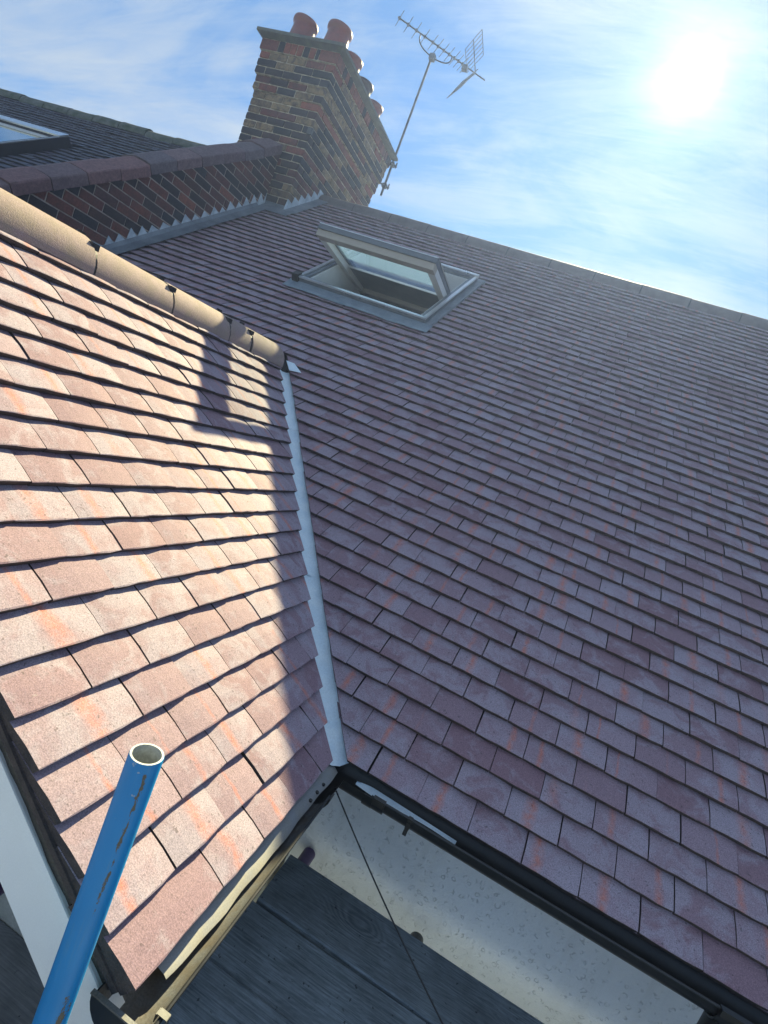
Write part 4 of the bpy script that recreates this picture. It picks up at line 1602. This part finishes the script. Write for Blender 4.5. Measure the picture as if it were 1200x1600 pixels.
for k in range(13):
    a_ = math.pi * k / 12
    ctr = (cup + cdn) / 2
    hx = (cdn - cup) / 2
    q = ctr - hx * math.cos(a_) * (1.0 + 0.06 * math.sin(a_))
    q.z = bz - 0.15 * math.sin(a_) ** 0.7
    arc.append(q)
mb.tube(arc, 0.0085, 8)
part(mb, 'cradle', M['mast'], an, 60)
mid = arc[6]
mb = MB()
mb.tube([(-3.475, 5.5, 5.60), (mid.x, mid.y, mid.z + 0.01)], 0.017, 8)
mb.box((mid.x - .035, mid.y - .035, mid.z - .035), (mid.x + .035, mid.y + .035, mid.z + .03))
part(mb, 'mast_clamp', M['mast'], an)
for sgn in (1, -1):
    sp_ = (F_ * 0.50 + Vector((0, 0, sgn * 0.87))).normalized()
    mb = MB()
    for off in (-0.24, 0.0, 0.24):
        r0 = 0.02 if off == 0 else 0.10
        mb.tube([hinge + sp_ * r0 + Sd * off, hinge + sp_ * 0.37 + Sd * off], 0.0055 if off else 0.008, 6)
    for k in range(7):
        d_ = 0.10 + 0.27 * k / 6
        mb.tube([hinge + sp_ * d_ - Sd * 0.24, hinge + sp_ * d_ + Sd * 0.24], 0.0042, 6)
    part(mb, 'reflector_grid', M['mast'], an)

# ------------------------------------------------------------------ scaffold
BZ = -0.50
labs = ['scaffold board butted closest to the white wall', 'second scaffold board out from the white wall',
        'third scaffold board out from the white wall', 'fourth scaffold board out, running along in front of the gable',
        'fifth scaffold board out from the wall, at the bottom left corner', 'sixth scaffold board out from the wall, bottom left']
y1 = 0.132
for k in range(6):
    y0 = y1 - 0.227
    x0 = [-0.148, -0.205, -0.20, -0.208, 0, 0][k]
    if y1 < -0.57:
        x0 = -2.2
    mb = MB()
    nS = 24
    zoff = [0.0, -0.004, 0.003, 0, -.003, 0.002][k]
    bow = [0.002, -0.003, 0.002, .002, .002, -.002][k]
    prof = [(y0, -0.038), (y1, -0.038), (y1 + .0005, -0.004), (y1 - 0.004, 0.0), (y0 + 0.004, 0.0), (y0, -0.004)]
    vs, fs = [], []
    x9 = 2.6
    for i in range(nS + 1):
        xx = x0 + (x9 - x0) * i / nS
        for (u, v) in prof:
            vs.append((xx, u + bow * math.sin(i * .8), BZ + zoff + v))
    npf = len(prof)
    for i in range(nS):
        for j in range(npf):
            fs.append((i * npf + j, i * npf + (j + 1) % npf, (i + 1) * npf + (j + 1) % npf, (i + 1) * npf + j))
    fs.append(tuple(range(npf))[::-1])
    fs.append(tuple(nS * npf + j for j in range(npf)))
    mb.add(vs, fs)
    o = mb.build('scaffold_board', M['board'] if k < 3 else M['board_grey'])
    tag(o, labs[k], 'board', 'scaffold boards')
    y1 = y0 - 0.009

# purple tubes
def tube_thing(name, label, p0, p1, mat, rad=0.02415, wall=0.004, bare=None):
    p0, p1 = Vector(p0), Vector(p1)
    t_ = thing(name, label, 'scaffold tube', p0)
    d_ = (p1 - p0).normalized()
    mb = MB()
    n_ = 28
    a_ = d_.orthogonal().normalized()
    b_ = d_.cross(a_)
    ring = lambda c, r: [c + (a_ * math.cos(q) + b_ * math.sin(q)) * r for q in [2 * math.pi * j / n_ for j in range(n_)]]
    L = (p1 - p0).length
    rings = [ring(p0, rad), ring(p1 - d_ * 0.002, rad), ring(p1, rad - 0.001)]
    vs = [q for rg_ in rings for q in rg_]
    fs = []
    for k in range(2):
        for j in range(n_):
            fs.append((k * n_ + j, k * n_ + (j + 1) % n_, (k + 1) * n_ + (j + 1) % n_, (k + 1) * n_ + j))
    mb.add(vs, fs)
    part(mb, 'body', mat, t_, 30)
    mb = MB()
    vs = ring(p1, rad - 0.001) + ring(p1, rad - wall) + ring(p1 - d_ * min(0.4, L * .9), rad - wall)
    fs = []
    for k in range(2):
        for j in range(n_):
            fs.append((k * n_ + j, k * n_ + (j + 1) % n_, (k + 1) * n_ + (j + 1) % n_, (k + 1) * n_ + j))
    mb.add(vs, fs)
    part(mb, 'cut_end', bare or mat, t_, 30)
    return t_


M['steel'] = simple('tube_bare_steel', (0.50, 0.53, 0.53), 0.45, metal=0.2, scale=40, grain=250, var=0.35, bstr=0.3)
tube_thing('scaffold_tube', 'bright blue scaffold tube standing upright in the foreground', (-0.183, -0.962, -0.60), (-0.183, -0.962, 0.449), M['blue'], bare=M['steel'])
tube_thing('scaffold_tube', 'purple scaffold tube poking out from under the boards to the white wall', (-0.108, -1.6, -0.565), (-0.108, WALL_Y - 0.010, -0.563), M['purple'])
tube_thing('scaffold_tube', 'purple scaffold tube glimpsed beside the bargeboard at the left edge', (-0.492, -1.7, -0.115), (-0.492, -0.59, -0.115), M['purple'])
tube_thing('scaffold_tube', 'dark tube end peeping over the inner board edge', (0.352, -1.6, -0.566), (0.352, WALL_Y - 0.060, -0.566), M['black'])

# cable
mb = MB()
c0_, c1_ = Vector((-0.062, -0.075, -0.055)), Vector((0.46, -0.30, -0.30))
pts = []
for k in range(15):
    q = k / 14
    v_ = c0_.lerp(c1_, q)
    v_.z -= 0.012 * math.sin(math.pi * q)
    pts.append(v_)
mb.tube(pts, 0.0022, 8)
tag(mb.build('cable', M['cable']), 'thin black cable stretched from the gutter corner over the boards', 'cable')

# ------------------------------------------------------------------ thin scattering volume added to imitate veiling lens glare
mt = bpy.data.materials.new('haze_air')
mt.use_nodes = True
n = mt.node_tree
n.nodes.clear()
pv = nd(n, 'ShaderNodeVolumePrincipled')
pv.inputs['Color'].default_value = (0.36, 0.50, 1.0, 1)
pv.inputs['Density'].default_value = 0.0052
pv.inputs['Anisotropy'].default_value = 0.66
out = nd(n, 'ShaderNodeOutputMaterial')
n.links.new(pv.outputs[0], out.inputs['Volume'])
mb = MB()
mb.box((-71, -71, -7.2), (71, 71, 6.6))
tag(mb.build('haze', mt), kind='stuff')
